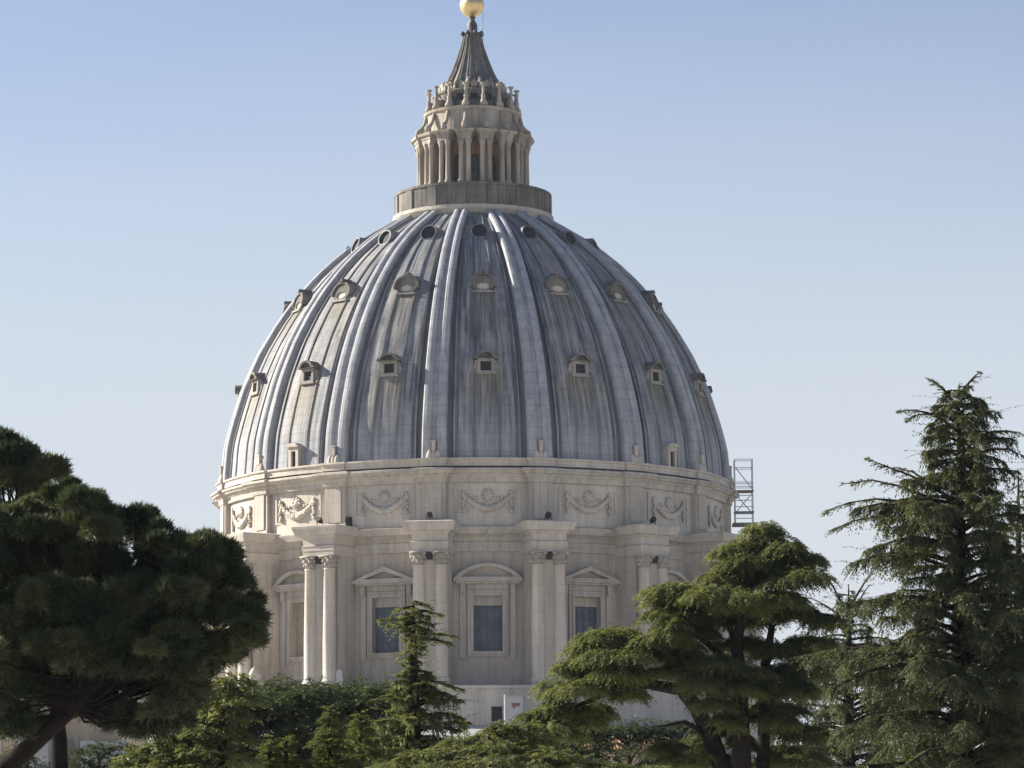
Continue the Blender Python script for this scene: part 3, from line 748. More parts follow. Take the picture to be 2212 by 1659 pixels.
# pale figure and short post at the foot of the drum, left
f0 = P(549, 1480, D0-22)
m_ = MB(); m_.revolve([(.9,0),(1.0,.3),(.7,.5),(.75,.9),(.45,1.5),(.3,1.75),(.05,1.95)], 12); m_.blob((.25,0,1.0), (.5,.4,.4), 4)
m_.box(-.9,.9,-.9,.9,-2,-.001)
tag(m_.build("stone_statue", M['pale'], None, True, f0), "bright sunlit stone lump of a statue between the pine and the drum columns", "statue")
f1 = P(733, 1482, D0-32.5); t1 = P(733, 1452, D0-32.5)
m_ = MB(); m_.box(-.30,.30,-.3,.3,-1.2,t1.z-f1.z); m_.slab([(-.4,t1.z-f1.z+.001),(.4,t1.z-f1.z+.001),(0,t1.z-f1.z+.35)], -.4, .4)
tag(m_.build("stone_bollard", M['white'], None, False, f1), "short pale stone post right of the two sunlit columns", "post")

# low wing with a tiled roof and a railing, seen under the cedar's arm
w0 = P(1215, 1600, 270); 
wing = empty("low_wing", (w0.x, 270, 0)); tag(wing, "low beige wing with a terracotta tiled roof glimpsed under the cedar arm", "building")
zw = P(1280, 1568, 270).z; zr = P(1280, 1600, 262).z
m_ = MB(); m_.box(-3.2, 4.6, 0, 12, 0, zw); m_.build("wall", M['plaster'], wing)
m_ = MB(); m_.add([(-4.2,-7,zr-.6),(8.5,-7,zr-.6),(8.5,-.002,zr+.55),(-4.2,-.002,zr+.55),(-4.2,-7,zr-.75),(8.5,-7,zr-.75),(8.5,-.002,zr+.4),(-4.2,-.002,zr+.4)], [(0,1,2,3),(7,6,5,4),(0,4,5,1),(1,5,6,2),(2,6,7,3),(3,7,4,0)])
m_.build("roof", M['tiles'], wing)
m_ = MB(); m_.box(-4, 8.3, -6.7, -.01, 0, zr-.8); m_.build("lower_wall", M['plaster'], wing)
m_ = MB(); m_.box(-1.6,-.6,-.06,.02,zw-2.0,zw-.5); m_.build("window", M['dark'], wing)
m_ = MB()
for x in np.linspace(-3, 4.4, 14): m_.tube([(x, .3, zw), (x, .3, zw+1.0)], .03, 5)
for q in (.5, 1.0): m_.tube([(-3, .3, zw+q), (4.4, .3, zw+q)], .04, 5)
m_.build("railing", M['dark_lead'], wing)

# palace behind the stone pines, left
pa = P(0, 1500, 190); pbx = P(262, 1600, 190).x
pal = empty("palace", (pa.x-4, 190, 0)); L_ = pbx-pa.x+4; zp_ = pa.z
tag(pal, "long beige palace with grey lower wings behind the two pine trunks", "building")
m_ = MB(); m_.box(0, L_, 0, 14, 0, zp_); m_.build("wall", M['plaster'], pal)
m_ = MB(); m_.wrap([(-.0,14),(0,0),(L_,0),(L_,14)], [(.003,zp_-.5),(.25,zp_-.35),(.55,zp_-.05),(.55,zp_+.12),(.1,zp_+.2)]); m_.build("cornice", M['trim'], pal)
m_ = MB(); m_.add([(-.5,-.5,zp_+.21),(L_+.5,-.5,zp_+.21),(L_+.5,14,zp_+.21),(-.5,14,zp_+.21),(2,7,zp_+2.4),(L_-2,7,zp_+2.4)], [(0,1,5,4),(1,2,5),(2,3,4,5),(3,0,4),(3,2,1,0)]); m_.build("roof", M['tiles'], pal)
for i, x in enumerate(np.arange(1.4, L_-1, 2.1)):
    m_ = MB(); zb2 = zp_-4.1
    m_.frame([(x-.62,zb2-.15),(x+.62,zb2-.15),(x+.62,zb2+1.75),(x-.62,zb2+1.75)], [(x-.42,zb2),(x+.42,zb2),(x+.42,zb2+1.55),(x-.42,zb2+1.55)], -.12, .05)
    wo_ = m_.build("window", M['trim'], pal)
    m_ = MB(); m_.box(x-.42, x+.42, -.04, -.001, zb2, zb2+1.55); m_.build("pane", M['dark'] if i % 3 else M['shutter'], wo_)
m_ = MB(); zg_ = P(90, 1585, 186).z; m_.box(5.4, 7.2, -4, -.002, 0, zg_); m_.build("grey_wing", M['greyplaster'], pal)
m_ = MB(); zg_ = P(200, 1600, 186).z; m_.box(8.9, 11.2, -4, -.003, 0, zg_); m_.build("grey_wing", M['greyplaster'], pal)
# thin mast far behind the pines
a0_, a1_ = P(172, 1120, 500), P(172, 1030, 500)
m_ = MB(); m_.tube([(0,0,-a0_.z),(0,0,a1_.z-a0_.z)], [.16,.05], 6)
for q in (.8, 1.6, 2.4): m_.tube([(-.4,0,a1_.z-a0_.z-q),(.4,0,a1_.z-a0_.z-q)], .03, 5)
tag(m_.build("antenna_mast", M['metal'], None, False, a0_), "thin grey antenna mast rising behind the stone pines", "mast")

# ------------------------------------------------------------------ foliage
def unit(a): return a/np.maximum(np.linalg.norm(a, axis=-1, keepdims=True), 1e-9)
class Leaves:
    """small kite-shaped leaf sprays, kept as arrays and linked as one mesh"""
    def __init__(s): s.q = []; s.t = []
    def add(s, p, d, l, w, tint, up=None, bend=0.0):
        n = len(p)
        if n == 0: return
        d = unit(d); r = rng.normal(size=(n, 3)) if up is None else np.asarray(up) + rng.normal(size=(n, 3))*.45
        sd = unit(np.cross(d, r)); l = np.broadcast_to(np.asarray(l, float).reshape(-1, 1), (n, 1)); w = np.broadcast_to(np.asarray(w, float).reshape(-1, 1), (n, 1))
        m = p + d*l*.45; tip = p + d*l; tip[:, 2] -= bend*l[:, 0]
        s.q.append(np.stack([p, m + sd*w*.5, tip, m - sd*w*.5], 1)); s.t.append(np.broadcast_to(np.asarray(tint, float), (n,)))
    def build(s, name, mat, parent):
        q = np.concatenate(s.q).astype(np.float32); t = np.concatenate(s.t).astype(np.float32); n = len(q)
        me = bpy.data.meshes.new(name); me.vertices.add(4*n); me.vertices.foreach_set("co", q.ravel())
        me.loops.add(4*n); me.loops.foreach_set("vertex_index", np.arange(4*n, dtype=np.int32))
        me.polygons.add(n); me.polygons.foreach_set("loop_start", np.arange(0, 4*n, 4, dtype=np.int32)); me.polygons.foreach_set("loop_total", np.full(n, 4, np.int32))
        me.update(calc_edges=True)
        at = me.attributes.new("tint", 'FLOAT', 'POINT'); at.data.foreach_set("value", np.repeat(np.clip(t, 0, 1), 4))
        me.materials.append(mat); o = bpy.data.objects.new(name, me); COL.objects.link(o); o.parent = parent
        global NLEAF; NLEAF += n
        return o
NLEAF = 0
def curve_pts(a, b, arch, n, wob=0.0):
    t = np.linspace(0, 1, n)[:, None]; a = np.asarray(a, float); b = np.asarray(b, float)
    p = a*(1-t) + b*t; p[:, 2] += arch*4*(t*(1-t))[:, 0]
    if wob: p[1:-1] += rng.normal(size=(n-2, 3))*wob
    return p
def twigs(L, base, d, length, droop, tint, leaf_l, leaf_w, per=11):
    """feathered twigs: base (n,3), direction, length; leaves along both sides"""
    n = len(base)
    if n == 0: return
    d = unit(d); length = np.broadcast_to(np.asarray(length, float), (n,))
    k = np.tile(np.arange(per), (n, 1)); t = (k + rng.random((n, per)))/per
    pos = base[:, None, :] + d[:, None, :]*(length[:, None]*t)[..., None]
    pos[..., 2] -= droop*length[:, None]*t**2
    side = unit(np.cross(d, np.array([0, 0, 1.0]) + rng.normal(size=(n, 3))*.25))
    sg = np.where(k % 2 == 0, 1.0, -1.0)
    dd = d[:, None, :]*.75 + side[:, None, :]*(sg*.75)[..., None] + rng.normal(size=(n, per, 3))*.22
    dd[..., 2] -= droop*.9*t
    ll = leaf_l*(1.1 - .55*t)*rng.uniform(.75, 1.25, (n, per))
    L.add(pos.reshape(-1, 3), dd.reshape(-1, 3), ll.ravel(), leaf_w, np.repeat(np.broadcast_to(tint, (n,)), per) + rng.normal(size=n*per)*.12, up=(0, 0, 1.0), bend=.15)
def branch(L, wood, a, b, arch, r0, width, dens, droop=.35, t0=.15, tint=.5, ll=.17, lw=.055, tl=1.0, per=11):
    """a limb from a to b with a flat fan of feathered twigs"""
    ln = np.linalg.norm(np.asarray(b)-np.asarray(a)); n = max(5, int(ln/.6))
    p = curve_pts(a, b, arch, n, .03*ln/n)
    if wood is not None: wood.tube([tuple(x) for x in p], list(np.linspace(r0, max(.012, r0*.18), n)), 6)
    m = int(dens*ln*(1-t0)); 
    if m < 1: return
    t = t0 + (1-t0)*rng.random(m)**.8; i = np.minimum((t*(n-1)).astype(int), n-2); f = t*(n-1)-i
    base = p[i]*(1-f)[:, None] + p[i+1]*f[:, None]; ax = unit(p[i+1]-p[i])
    side = unit(np.cross(ax, [0, 0, 1.0])); sg = rng.choice([-1, 1], m)[:, None]
    d = ax*rng.uniform(.3, 1.0, (m, 1)) + side*sg*rng.uniform(.3, 1.0, (m, 1)); d[:, 2] += rng.normal(size=m)*.16
    prof_ = np.clip(1.15 - .75*t, .3, 1)*tl*width*rng.uniform(.55, 1.15, m)
    twigs(L, base, d, prof_, droop, tint + rng.normal(size=m)*.15, ll, lw, per)
def pad(L, c, rx, ry, rz, n, droop=.35, tint=.5, ll=.17, lw=.055, tl=.7, per=10):
    """a layered plate of foliage"""
    a = rng.random(n)*2*np.pi; r = np.sqrt(rng.random(n))
    x, y = np.cos(a)*r, np.sin(a)*r
    z = rz*(1 - r**2)*rng.uniform(-.35, 1, n) - rz*.5*r**2
    base = np.stack([c[0]+rx*x*.85, c[1]+ry*y*.85, c[2]+z], 1)
    d = np.stack([x/rx**.3 + rng.normal(size=n)*.35, y + rng.normal(size=n)*.35, rng.normal(size=n)*.18 + .10], 1)
    twigs(L, base, d, tl*rng.uniform(.5, 1.15, n), droop, tint + rng.normal(size=n)*.18, ll, lw, per)
def tree(name, label, x, y, group=None):
    o = empty(name, (0, 0, 0)); return tag(o, label, "tree", group)
def finish(o, L, wood, leafmat, bark):
    wood.build("trunk", M[bark], o, True); L.build("crown", M[leafmat], o)

# --- stone pines, left
def tuft(L, c, n, size, tint, nl=14):
    """needle tufts at c (m,3) with outward axis n"""
    m = len(c); ax = unit(n)
    d = ax[:, None, :]*.75 + rng.normal(size=(m, nl, 3))*.55
    p = np.repeat(c[:, None, :], nl, 1) + d*.02
    L.add(p.reshape(-1, 3), d.reshape(-1, 3), size*rng.uniform(.7, 1.25, m*nl), size*.13, np.repeat(tint, nl) + rng.normal(size=m*nl)*.12)
def pine(label, lobes, Y, trunk, rad, limbs):
    o = tree("stone_pine", label, 0, 0, "stone pines at the left"); L = Leaves(); wood = MB()
    wood.tube(trunk, rad, 10)
    for (px, py, rpx, rpy, dy) in lobes:
        c = np.array(P(px, py, Y+dy)); k = (Y+dy)/F; rx, rz = rpx*k, rpy*k; ry = rx*.95
        n = int(1500*rx*rz) + 45
        v = unit(rng.normal(size=(n, 3))); v[:, 2] = np.where(v[:, 2] < -.45, -v[:, 2], v[:, 2])
        rr = (rng.uniform(.62, 1.0, n) + .30*rng.random(n)**5)[:, None]
        bump = 1 + .13*np.sin(v[:, :1]*9+px)*np.cos(v[:, 2:]*8+py)
        pos = c + v*np.array([rx, ry, rz])*rr*bump
        tuft(L, pos, v + np.array([0, 0, .6]), .19, np.clip((.05 + .75*rng.random()**1.6) + rng.normal(size=n)*.14, 0, 1))  # some lobes paler at random: sunlit clumps put into the needle tint
        b0 = trunk[-1] if not limbs else limbs[int(rng.integers(len(limbs)))]
        b1 = c - np.array([0, 0, rz*.2]); wood.tube([tuple(q) for q in curve_pts(b0, b1, -.15, 6, .06)], [.035,.03,.026,.022,.016,.01], 5)
    finish(o, L, wood, 'pine_leaf', 'pinebark')
def inside(poly, x, y):
    c = False
    for i in range(len(poly)):
        (x1, y1), (x2, y2) = poly[i-1], poly[i]
        if (y1 > y) != (y2 > y) and x < (x2-x1)*(y-y1)/(y2-y1)+x1: c = not c
    return c
def pine_lobes(poly, n, depth, holes, rr_=random.Random(3)):
    """lobes spread through a crown of this outline; depth in metres, deepest in the middle"""
    xs = [q[0] for q in poly]; ys = [q[1] for q in poly]; out = []
    cx_, cy_ = sum(xs)/len(xs), sum(ys)/len(ys)
    for i, (x1, y1) in enumerate(poly):                              # lobes along the rim
        x0, y0 = poly[i-1]; m = max(1, int(math.hypot(x1-x0, y1-y0)/38))
        for q in range(m):
            f = (q+rr_.random()*.8)/m; x, y = x0+(x1-x0)*f, y0+(y1-y0)*f
            r = rr_.uniform(9, 27); d = math.hypot(cx_-x, cy_-y) or 1
            out.append((x+(cx_-x)/d*r*.85, y+(cy_-y)/d*r*.85, r*1.1, r, rr_.uniform(-.6, .6)*depth))
    while len(out) < n:
        x, y = rr_.uniform(min(xs), max(xs)), rr_.uniform(min(ys), max(ys))
        if not inside(poly, x, y) or any(math.hypot(x-hx, y-hy) < hr for hx, hy, hr in holes): continue
        r = rr_.uniform(20, 36); out.append((x, y, r*1.25, r*.85, rr_.uniform(-1, 1)*depth))
    return out
YP = 72.0
t_ = [P(-150, 1830, YP), P(-60, 1730, YP), P(20, 1652, YP), P(90, 1590, YP-.5), P(160, 1528, YP-1.2), P(220, 1462, YP-1.4), P(262, 1405, YP-.8)]
t_.insert(0, Vector((t_[0].x-2.5, YP, 0)))
outline = [(-90,1180),(0,1120),(75,1085),(130,1042),(175,1062),(218,1095),(240,1110),(272,1130),(300,1098),(335,1115),(365,1160),(400,1168),(430,1185),(455,1168),(478,1200),(500,1222),(535,1252),(560,1300),(576,1345),(545,1378),(515,1398),(490,1425),(462,1452),(430,1482),(405,1520),(380,1570),(330,1600),(290,1560),(250,1560),(225,1530),(165,1500),(120,1545),(60,1585),(0,1580),(-90,1570)]
pine("broad dark stone pine with a thin leaning trunk at the left edge",
     pine_lobes(outline, 250, 1.9, [(105,1585,40),(215,1500,40),(160,1530,34),(175,1545,40),(478,1440,22),(62,1470,14),(330,1452,10)])
     + [(random.Random(i).uniform(-40, 420), random.Random(i+500).uniform(1280, 1450), random.Random(i+70).uniform(20, 34), random.Random(i+170).uniform(14, 24), -2.2 + 1.0*random.Random(i+900).random()) for i in range(80)]
     + [(x, y, 34, 24, -.6) for x, y in ((200,1535),(235,1550),(265,1565),(300,1575),(325,1580))],
     YP, t_, [.27,.25,.23,.21,.18,.15,.11,.06], [P(160,1528,YP-1.2), P(220,1462,YP-1.4), P(262,1405,YP-.8)])
t_ = [Vector((P(130, 1700, 79).x, 79, 0)), P(130, 1700, 79), P(128, 1600, 79), P(118, 1500, 79), P(80, 1380, 79), P(40, 1250, 79), P(20, 1100, 79)]
outline = [(-70,960),(-20,935),(12,945),(48,972),(70,1000),(88,1012),(110,1018),(98,1045),(70,1062),(100,1090),(90,1150),(0,1200),(-70,1180)]
pine("taller stone pine behind, its straight reddish trunk and top lobe at the left edge",
     pine_lobes(outline, 40, 1.2, [(25,1085,20),(88,1075,14)]),
     79.0, t_, [.22,.20,.18,.16,.12,.09,.06], [P(40,1250,79), P(20,1100,79), P(80,1380,79)])

# --- deodar cedar: drooping whorled branches
def deodar(label, apex, Ybase, prof_h, nb, name="deodar_cedar", mat='deodar_leaf', dens=17, tint=.45, lead=True, droop=.60, ll=.14, lw=.040, extra=(), tk=1.0):
    """prof_h: (picture y, left reach, right reach) in picture units round the trunk line"""
    o = tree(name, label, 0, 0); L = Leaves(); wood = MB(); k = Ybase/F
    bot = P(apex[0], 1800, Ybase); top = P(apex[0], apex[1], Ybase)
    wood.tube([(bot.x, Ybase, 0), bot, ((bot+top)/2), top*.9+bot*.1, top], [.36,.30,.19,.05,.015], 9)
    ys = np.array([q[0] for q in prof_h], float); lr = np.array([q[1] for q in prof_h], float)*k; rr = np.array([q[2] for q in prof_h], float)*k
    for i in range(nb):
        f = (i+.5)/nb; py = ys[0] + (ys[-1]-ys[0])*f**.9
        a = i*2.39996 + rng.normal()*.25; ca, sa = math.cos(a), math.sin(a)
        reach = (np.interp(py, ys, rr) if ca > 0 else np.interp(py, ys, lr)); mid = (np.interp(py, ys, rr)+np.interp(py, ys, lr))/2
        ln = math.hypot(reach*ca, mid*sa)*(.50 + .62*rng.random()**.7)
        z = P(apex[0], py, Ybase).z; base = np.array([top.x + (rng.normal()*.03), Ybase, z])
        tip = base + np.array([ca*ln, sa*ln, ln*rng.uniform(-.10, .22)])
        up_ = ln*rng.uniform(.05, .14)
        branch(L, wood, base, tip, up_, .018+.022*ln, 1.0, dens, droop, .05 if ln < 1.2 else .18, tint, ll, lw, tk*min(1.15, .28+.22*ln), 17)
        od = unit(np.array([[ca + rng.normal()*.2, sa + rng.normal()*.2, rng.uniform(-.15, .45)]]))
        twigs(L, tip[None], od, rng.uniform(.35, .95)*tk, .12, tint-.1, .11, .035, 16)
        m = int(4*ln); hang = curve_pts(base, tip, up_, 20)[8:]
        if m: 
            hb_ = hang[rng.integers(0, len(hang), m*3)]; twigs(L, hb_, np.stack([rng.normal(size=m*3)*.25+ca*.3, rng.normal(size=m*3)*.25+sa*.3, -np.ones(m*3)], 1), tk*rng.uniform(.25, .8, m*3), .1, tint-.1, ll, lw, 12)
    for (pa_, pb_, dy, ar, dn) in extra:
        branch(L, wood, np.array(P(*pa_, Ybase)), np.array(P(*pb_, Ybase+dy)), ar, .05, 1.0, dn, droop*.6, .25, tint, ll, lw, .5, 10)
    finish(o, L, wood, mat, 'bark'); return o
deodar("tall ragged deodar cedar with long drooping twigs at the right edge", (2072, 830), 98.0,
       [(835,22,30),(870,48,55),(905,72,85),(940,85,110),(985,82,125),(1030,88,110),(1060,150,90),(1085,215,105),(1130,258,120),(1180,255,140),(1240,205,155),(1300,205,160),(1380,280,175),(1460,360,180),(1540,345,170),(1620,330,170),(1720,330,170)], 235, dens=24,
       extra=[((2068,880),(1998,815),.4,.15,14),((2076,850),(2118,803),-.3,.05,14),((2066,930),(1945,888),.5,.22,14),((2070,915),(1958,905),-.4,.22,14),((2060,1080),(1870,990),.8,.1,10),((2060,1130),(1782,1105),.2,.5,14),((2060,1110),(1825,1045),-.6,.4,14),((2060,1160),(1790,1148),-1,.5,14),((2080,960),(2205,935),.5,.2,14),((2080,1000),(2212,985),-.5,.3,14),((2060,1090),(1935,1010),1.2,.2,12)])
deodar("second deodar cedar with bare upright twigs cut off by the right edge", (2200, 1020), 104.0,
       [(1030,14,16),(1090,35,40),(1150,60,60),(1220,85,90),(1320,110,120),(1450,130,140),(1700,160,160)], 70, dens=13, tint=.3)
deodar("slim pointed young cedar between the spreading cedar and the tall deodar", (1833, 1262), 122.0,
       [(1275,18,20),(1310,38,44),(1350,70,75),(1400,115,110),(1460,150,130),(1540,170,150),(1620,180,160),(1720,190,170)], 90, dens=15, tint=.5,
       extra=[((1833,1330),(1770,1225),.3,.1,8),((1833,1320),(1900,1215),-.3,.1,8),((1833,1345),(1745,1290),.5,.1,9),((1835,1340),(1880,1262),.2,.1,8)])
# --- small cedar in the middle
deodar("small upright cedar standing before the drum, left of the middle window", (893, 1300), 92.0,
       [(1304,10,12),(1322,28,30),(1340,34,46),(1358,24,52),(1378,14,60),(1396,10,50),(1412,9,20),(1435,18,22),(1465,34,48),(1490,42,76),(1520,58,88),(1560,100,112),(1610,160,130),(1720,200,170)], 110, name="small_cedar", mat='cedar_leaf', dens=38, tint=.62, droop=.32, ll=.11, lw=.036, tk=.64,
       extra=[((893,1345),(822,1338),.2,.04,34),((893,1350),(830,1352),-.3,.04,30),((893,1320),(950,1328),.2,.05,34),((893,1312),(855,1318),0,.03,34),((893,1372),(985,1374),.3,.05,34),((893,1380),(978,1392),-.2,.05,30),((893,1300),(930,1312),0,.03,34),((893,1405),(862,1418),0,.03,20),((893,1465),(1000,1490),.2,.05,30),((893,1480),(992,1512),-.3,.05,30)])

# --- spreading cedar: several stems, long arching arms and layered plates
o = tree("spreading_cedar", "large spreading cedar with several dark stems and layered plates right of the drum", 0, 0); L = Leaves(); wood = MB(); YC = 106.0
def pc(px, py, dy=0.0): return P(px, py, YC+dy)
for pts_, r_ in (([(1600,1800),(1602,1659),(1600,1560),(1598,1450),(1590,1390),(1610,1300),(1640,1200),(1650,1140)], (.34,.31,.27,.22,.18,.13,.07,.03)),
                ([(1570,1800),(1560,1659),(1535,1590),(1505,1530),(1470,1490),(1400,1478),(1330,1488),(1270,1515),(1215,1540)], (.34,.30,.27,.24,.20,.16,.11,.07,.03)),
                ([(1650,1800),(1648,1659),(1650,1560),(1652,1450),(1668,1350),(1690,1270)], (.24,.21,.18,.15,.10,.05)),
                ([(1590,1390),(1575,1350),(1560,1330)], (.12,.09,.05)), ([(1505,1530),(1490,1470),(1450,1400),(1400,1360)], (.13,.10,.07,.04)), ([(1598,1450),(1540,1400),(1480,1350),(1430,1310)], (.12,.10,.07,.04)),
                ([(1650,1520),(1700,1490),(1760,1450)], (.10,.08,.04)), ([(1535,1590),(1480,1560),(1420,1570)], (.09,.07,.03)), ([(1668,1350),(1730,1320),(1800,1330)], (.08,.06,.03))):
    q = [pc(x, y, .5*math.sin(x*.05)) for x, y in pts_]
    if pts_[0][1] == 1800: q.insert(0, Vector((q[0].x, q[0].y, 0)))
    wood.tube(q, list(r_) + [r_[-1]*.5]*(len(q)-len(r_)) if len(q) == len(r_) else [r_[0]*1.1]+list(r_), 9)
kc = YC/F
for (px, py, rx, rz, dy, tn) in [
    (1650,1150,42,26,0,.55),(1625,1175,60,24,.4,.5),(1690,1180,50,22,-.3,.5),(1580,1185,42,18,.2,.6),(1600,1215,78,22,-.5,.5),(1680,1215,85,24,.3,.45),(1745,1205,50,16,.4,.35),(1560,1245,50,18,.2,.6),(1640,1250,95,26,.8,.4),(1720,1245,70,22,-.6,.45),
    (1470,1275,72,22,0,.6),(1540,1278,75,24,-.6,.55),(1425,1295,45,22,.3,.65),(1610,1290,85,22,-.9,.5),(1690,1290,80,20,-.4,.4),(1500,1310,85,26,.6,.5),(1440,1330,62,24,-.4,.55),(1560,1325,70,22,1.0,.35),(1640,1330,80,24,1.2,.3),(1730,1320,60,16,.2,.35),(1780,1335,40,12,.2,.3),
    (1300,1372,52,20,-.2,.6),(1360,1368,68,22,.3,.55),(1420,1375,62,20,-.5,.55),(1480,1360,62,22,.4,.45),(1262,1402,44,22,.2,.6),(1330,1410,80,24,-.6,.6),(1405,1410,75,24,.2,.5),(1470,1405,60,22,.9,.35),(1235,1440,42,22,0,.6),(1290,1448,75,24,.5,.55),(1370,1446,82,22,-.4,.5),(1440,1440,62,20,.8,.35),
    (1205,1485,42,22,.2,.65),(1255,1490,62,22,-.4,.6),(1320,1470,70,18,.5,.4),(1190,1525,38,22,0,.65),(1240,1532,55,24,.4,.5),(1172,1562,28,18,.1,.65),(1220,1575,45,24,-.2,.55),(1270,1555,42,24,.6,.35),(1300,1530,40,24,1.0,.3),
    (1560,1430,62,20,-.8,.55),(1520,1465,58,20,-1.0,.6),(1600,1440,62,20,-.5,.5),(1565,1480,68,22,-.9,.55),(1540,1520,48,20,-.9,.6),(1640,1470,68,22,-.2,.4),(1690,1450,55,18,.4,.35),(1740,1440,48,16,-.2,.4),(1680,1400,70,20,.3,.35),(1620,1390,70,20,.9,.3),(1740,1380,60,18,.6,.3),
    (1690,1530,55,24,.8,.3),(1720,1580,60,26,.4,.3),(1690,1630,60,26,.9,.3),(1740,1640,60,24,0,.3),(1540,1570,34,24,.8,.3),(1500,1600,42,20,1.0,.4),(1450,1612,42,18,.6,.45),(1490,1640,60,22,.2,.4),(1560,1640,30,20,1.0,.3),(1622,1545,36,24,1.3,.3),(1665,1560,46,26,-.7,.4),(1605,1605,32,24,1.2,.3),(1645,1640,56,24,1.4,.35),(1570,1545,30,22,-.9,.5),(1700,1490,50,22,-.6,.4),(1350,1495,40,16,.7,.4),(1150,1545,24,16,0,.65),(1500,1450,44,18,-.6,.5)]:
    area = rx*kc*rx*kc*.8
    for q in range(4):                                        # each plate is a few drooping clumps
        an = rng.random()*6.28; off = rng.random()**.5*.62
        cc = np.array(pc(px + rx*off*math.cos(an), py + rng.normal()*rz*.30, dy*1.3 + rx*kc*off*math.sin(an)))
        pad(L, cc, rx*kc*.66, rx*kc*.66, rz*kc*.62, int(150*area)+40, .72, tn + rng.normal()*.12, .115, .036, .34+.10*rx*kc, 17)
finish(o, L, wood, 'cedar_leaf', 'bark')
deodar_tw = None

# --- background and foreground conifers along the bottom
def bushy(name, label, Y, lobes, mat, trunks, group=None, ll=.17, lw=.06, dn=130, tl=.42, droop=.35):
    o = tree(name, label, 0, 0, group); L = Leaves(); wood = MB(); k = Y/F
    for (px, py, r0) in trunks:
        b = P(px, 1800, Y); t2 = P(px, py, Y); wood.tube([(b.x, Y, 0), b, (b+t2)/2, t2], [r0*1.1, r0, r0*.6, .03], 8)
    for (px, py, rx, rz, dy, tn) in lobes:
        area = (rx*k)**2*.8
        c = P(px, py, Y+dy); pad(L, c, rx*k, rx*k, rz*k, int(dn*area)+44, droop, tn, ll, lw, tl+.08*rx*k, 14)
        tr = trunks[int(np.argmin([abs(px-q[0]) for q in trunks]))]; a_ = P(tr[0], min(1790, max(py+30, tr[1]+10)), Y); wood.tube([tuple(q) for q in curve_pts(a_, c, .1, 5)], [.06,.05,.04,.03,.015], 5)
    finish(o, L, wood, mat, 'bark'); return o
r2 = random.Random(5)
lob = []
for row, (y0_, x0_, x1_) in enumerate(((1492,560,850),(1505,480,870),(1530,440,860),(1560,430,850),(1590,400,850),(1625,380,880),(1660,380,900))):
    x = x0_
    while x < x1_:
        lob.append((x, y0_+r2.uniform(-6, 8), r2.uniform(42, 62), r2.uniform(16, 24), r2.uniform(-2.0, 2.0), r2.uniform(.15, .55))); x += r2.uniform(34, 48)
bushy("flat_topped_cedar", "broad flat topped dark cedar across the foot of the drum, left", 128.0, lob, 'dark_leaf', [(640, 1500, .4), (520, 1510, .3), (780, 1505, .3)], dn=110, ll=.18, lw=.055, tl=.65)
bushy("cedar", "bright cedar shoots poking out below the stone pine crown", 84.0,
      [(505,1468,26,16,0,.6),(480,1492,34,18,.2,.5),(520,1510,32,18,-.2,.6),(490,1545,40,20,.1,.6),(455,1575,44,20,0,.4),(500,1590,36,20,.3,.5),(430,1620,60,22,0,.4),(500,1640,60,22,.2,.5),(400,1655,70,22,0,.5),(440,1530,30,18,.5,.3),(370,1600,50,22,.6,.3),(330,1625,54,22,.4,.35),(300,1650,50,22,.2,.4),(350,1660,60,22,-.2,.45),(400,1580,44,20,.7,.3),(280,1675,60,24,0,.4)], 'cedar_leaf', [(480, 1475, .18)])
cone = [(712,1545,9,26,0,.6),(716,1575,22,24,0,.7),(705,1600,34,22,-.2,.6),(725,1615,38,22,.2,.6),(708,1645,50,24,0,.6),(740,1655,50,24,-.2,.55),(700,1690,70,26,0,.5)]
cone2 = [(778,1556,12,22,0,.8),(780,1578,24,20,0,.8),(775,1600,32,20,.2,.7),(790,1625,36,22,-.2,.6),(800,1655,48,22,0,.6)]
bushy("young_conifer", "bright yellow green pointed conifer below the sunlit columns", 86.0, cone, 'light_leaf', [(712, 1535, .09)], "young conifers along the bottom", .10, .034, 560, .22, .2)
bushy("young_conifer", "rounded yellow green conifer left of the small upright cedar", 88.0, cone2, 'light_leaf', [(779, 1550, .08)], "young conifers along the bottom", .10, .034, 560, .22, .2)
bushy("young_conifer", "pair of low light green tips at the bottom, beside the pine", 86.0,
      [(585,1610,16,24,0,.7),(580,1640,30,22,0,.6),(620,1608,12,22,.2,.7),(615,1640,28,22,.3,.6),(560,1655,40,20,0,.5),(650,1655,40,20,0,.5)], 'light_leaf', [(583, 1605, .07), (618, 1600, .07)], "young conifers along the bottom", .10, .034, 520, .22, .2)
bushy("shrub", "dull dark shrubs in front of the pale wall between the pine trunks", 118.0,
      [(35,1632,34,22,0,.4),(70,1655,40,20,.2,.5),(10,1660,40,22,0,.3),(165,1640,30,22,.1,.35),(205,1618,30,20,.3,.45),(240,1645,40,24,0,.3),(190,1665,46,20,-.2,.5),(262,1612,26,20,.2,.4)], 'dark_leaf', [(60, 1645, .1), (215, 1630, .1)], None, .15, .05, 110, .4, .3)
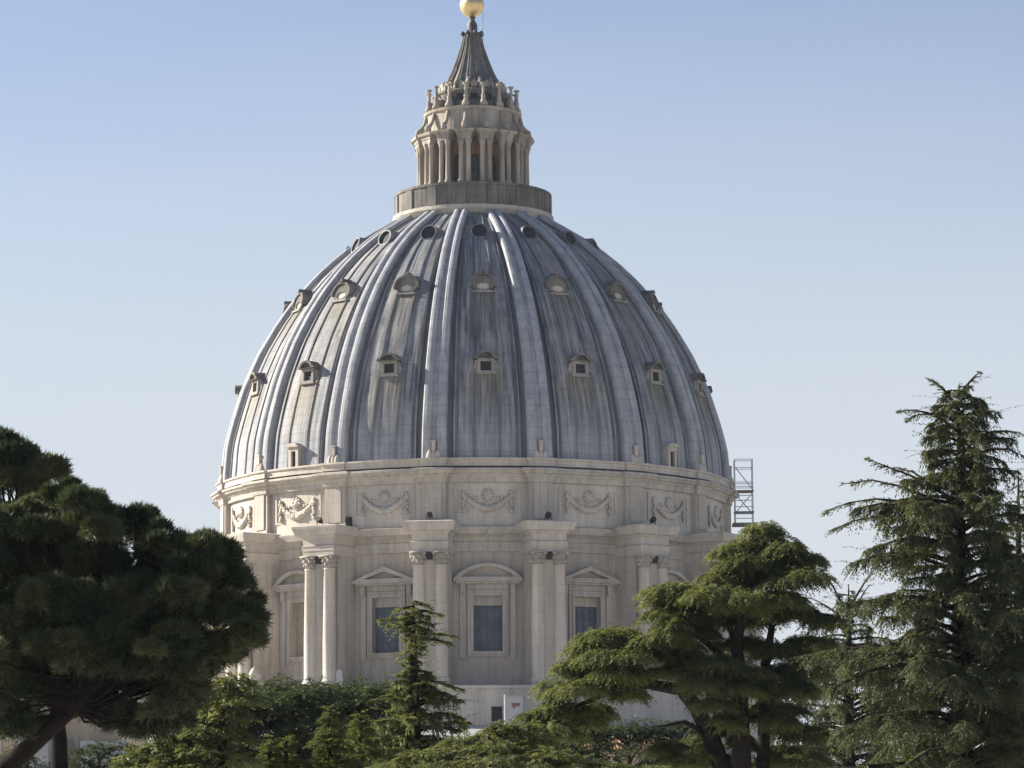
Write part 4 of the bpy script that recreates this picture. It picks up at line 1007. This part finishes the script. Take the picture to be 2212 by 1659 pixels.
# long sunlit cedar boughs across the bottom
o = tree("bough_cedar", "cedar whose long flat sunlit boughs reach across the bottom centre", 0, 0); L = Leaves(); wood = MB(); YB = 80.0; kb_ = YB/F
b = P(1040, 1850, YB); wood.tube([(b.x, YB+1, 0), (b.x, YB+1, b.z), P(1040, 1690, YB+.6), P(1035, 1625, YB+.4)], [.3, .26, .15, .05], 8)
for (pa_, pb_, dy) in (((1035,1655),(1075,1560),.6),((1035,1655),(860,1640),-.4),((1035,1655),(1330,1655),-.3),((1035,1645),(1200,1622),.4),((1035,1640),(930,1618),.5),((1035,1680),(760,1672),-.6),((1035,1690),(1430,1690),.3),((1035,1690),(1000,1660),-1.6)):
    branch(L, wood, np.array(P(*pa_, YB)), np.array(P(*pb_, YB+dy)), .12, .06, 1.0, 30, .25, .1, .6, .13, .05, .5, 11)
for (px, py, rx, rz, dy, tn) in ((920,1632,60,12,0,.6),(990,1622,62,12,.3,.6),(1060,1612,58,13,0,.6),(1115,1618,55,12,.4,.6),(1180,1632,62,12,-.2,.6),(1250,1648,62,12,.2,.5),(1320,1658,60,12,0,.5),(860,1652,60,14,.2,.5),(960,1655,70,14,-.6,.55),(1050,1645,70,14,-.7,.6),(1140,1658,70,14,-.5,.5),(1400,1668,60,14,.3,.5),(1060,1588,28,10,.6,.5),(1000,1600,46,10,.6,.45),(1085,1573,34,11,.9,.45),(1128,1567,38,11,1.0,.4),(1178,1572,40,11,.9,.4),(1112,1590,50,11,.8,.45),(1160,1604,34,9,.7,.5)):
    pad(L, P(px, py, YB+dy), rx*kb_, rx*kb_, rz*kb_, int(300*(rx*kb_)**2)+34, .34, tn, .10, .032, .36, 15)
finish(o, L, wood, 'cedar_leaf', 'bark')
lob = [(r2.uniform(1090,1540), r2.uniform(1588,1668), r2.uniform(26,44), r2.uniform(14,22), r2.uniform(-2,2), r2.uniform(.1,.5)) for _ in range(26)] + [(x, 1574+r2.uniform(-7, 9), 34, 14, r2.uniform(-1, 1), r2.uniform(.2, .5)) for x in range(1120, 1545, 30)]
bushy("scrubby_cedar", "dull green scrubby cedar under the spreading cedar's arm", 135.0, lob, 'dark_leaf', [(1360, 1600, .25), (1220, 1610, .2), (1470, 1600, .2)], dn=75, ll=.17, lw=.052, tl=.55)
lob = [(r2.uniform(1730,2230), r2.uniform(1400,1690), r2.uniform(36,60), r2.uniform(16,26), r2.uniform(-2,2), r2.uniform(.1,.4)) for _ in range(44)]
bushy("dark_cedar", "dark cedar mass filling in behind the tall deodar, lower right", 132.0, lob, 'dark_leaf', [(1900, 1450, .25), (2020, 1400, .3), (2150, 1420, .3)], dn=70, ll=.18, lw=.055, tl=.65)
print("leaves", NLEAF)

# ------------------------------------------------------------------ air
hz = MB(); hz.box(-420, 420, -60, 560, -1, 150)
hm = bpy.data.materials.new("haze"); hm.use_nodes = True; ht = hm.node_tree; ht.nodes.clear()
pv = ht.nodes.new("ShaderNodeVolumePrincipled"); pv.inputs['Color'].default_value = (.72, .84, 1, 1); pv.inputs['Density'].default_value = .00005; pv.inputs['Anisotropy'].default_value = .2
mo = ht.nodes.new("ShaderNodeOutputMaterial"); ht.links.new(pv.outputs[0], mo.inputs['Volume'])
tag(hz.build("haze", hm), None, None, None, 'stuff')
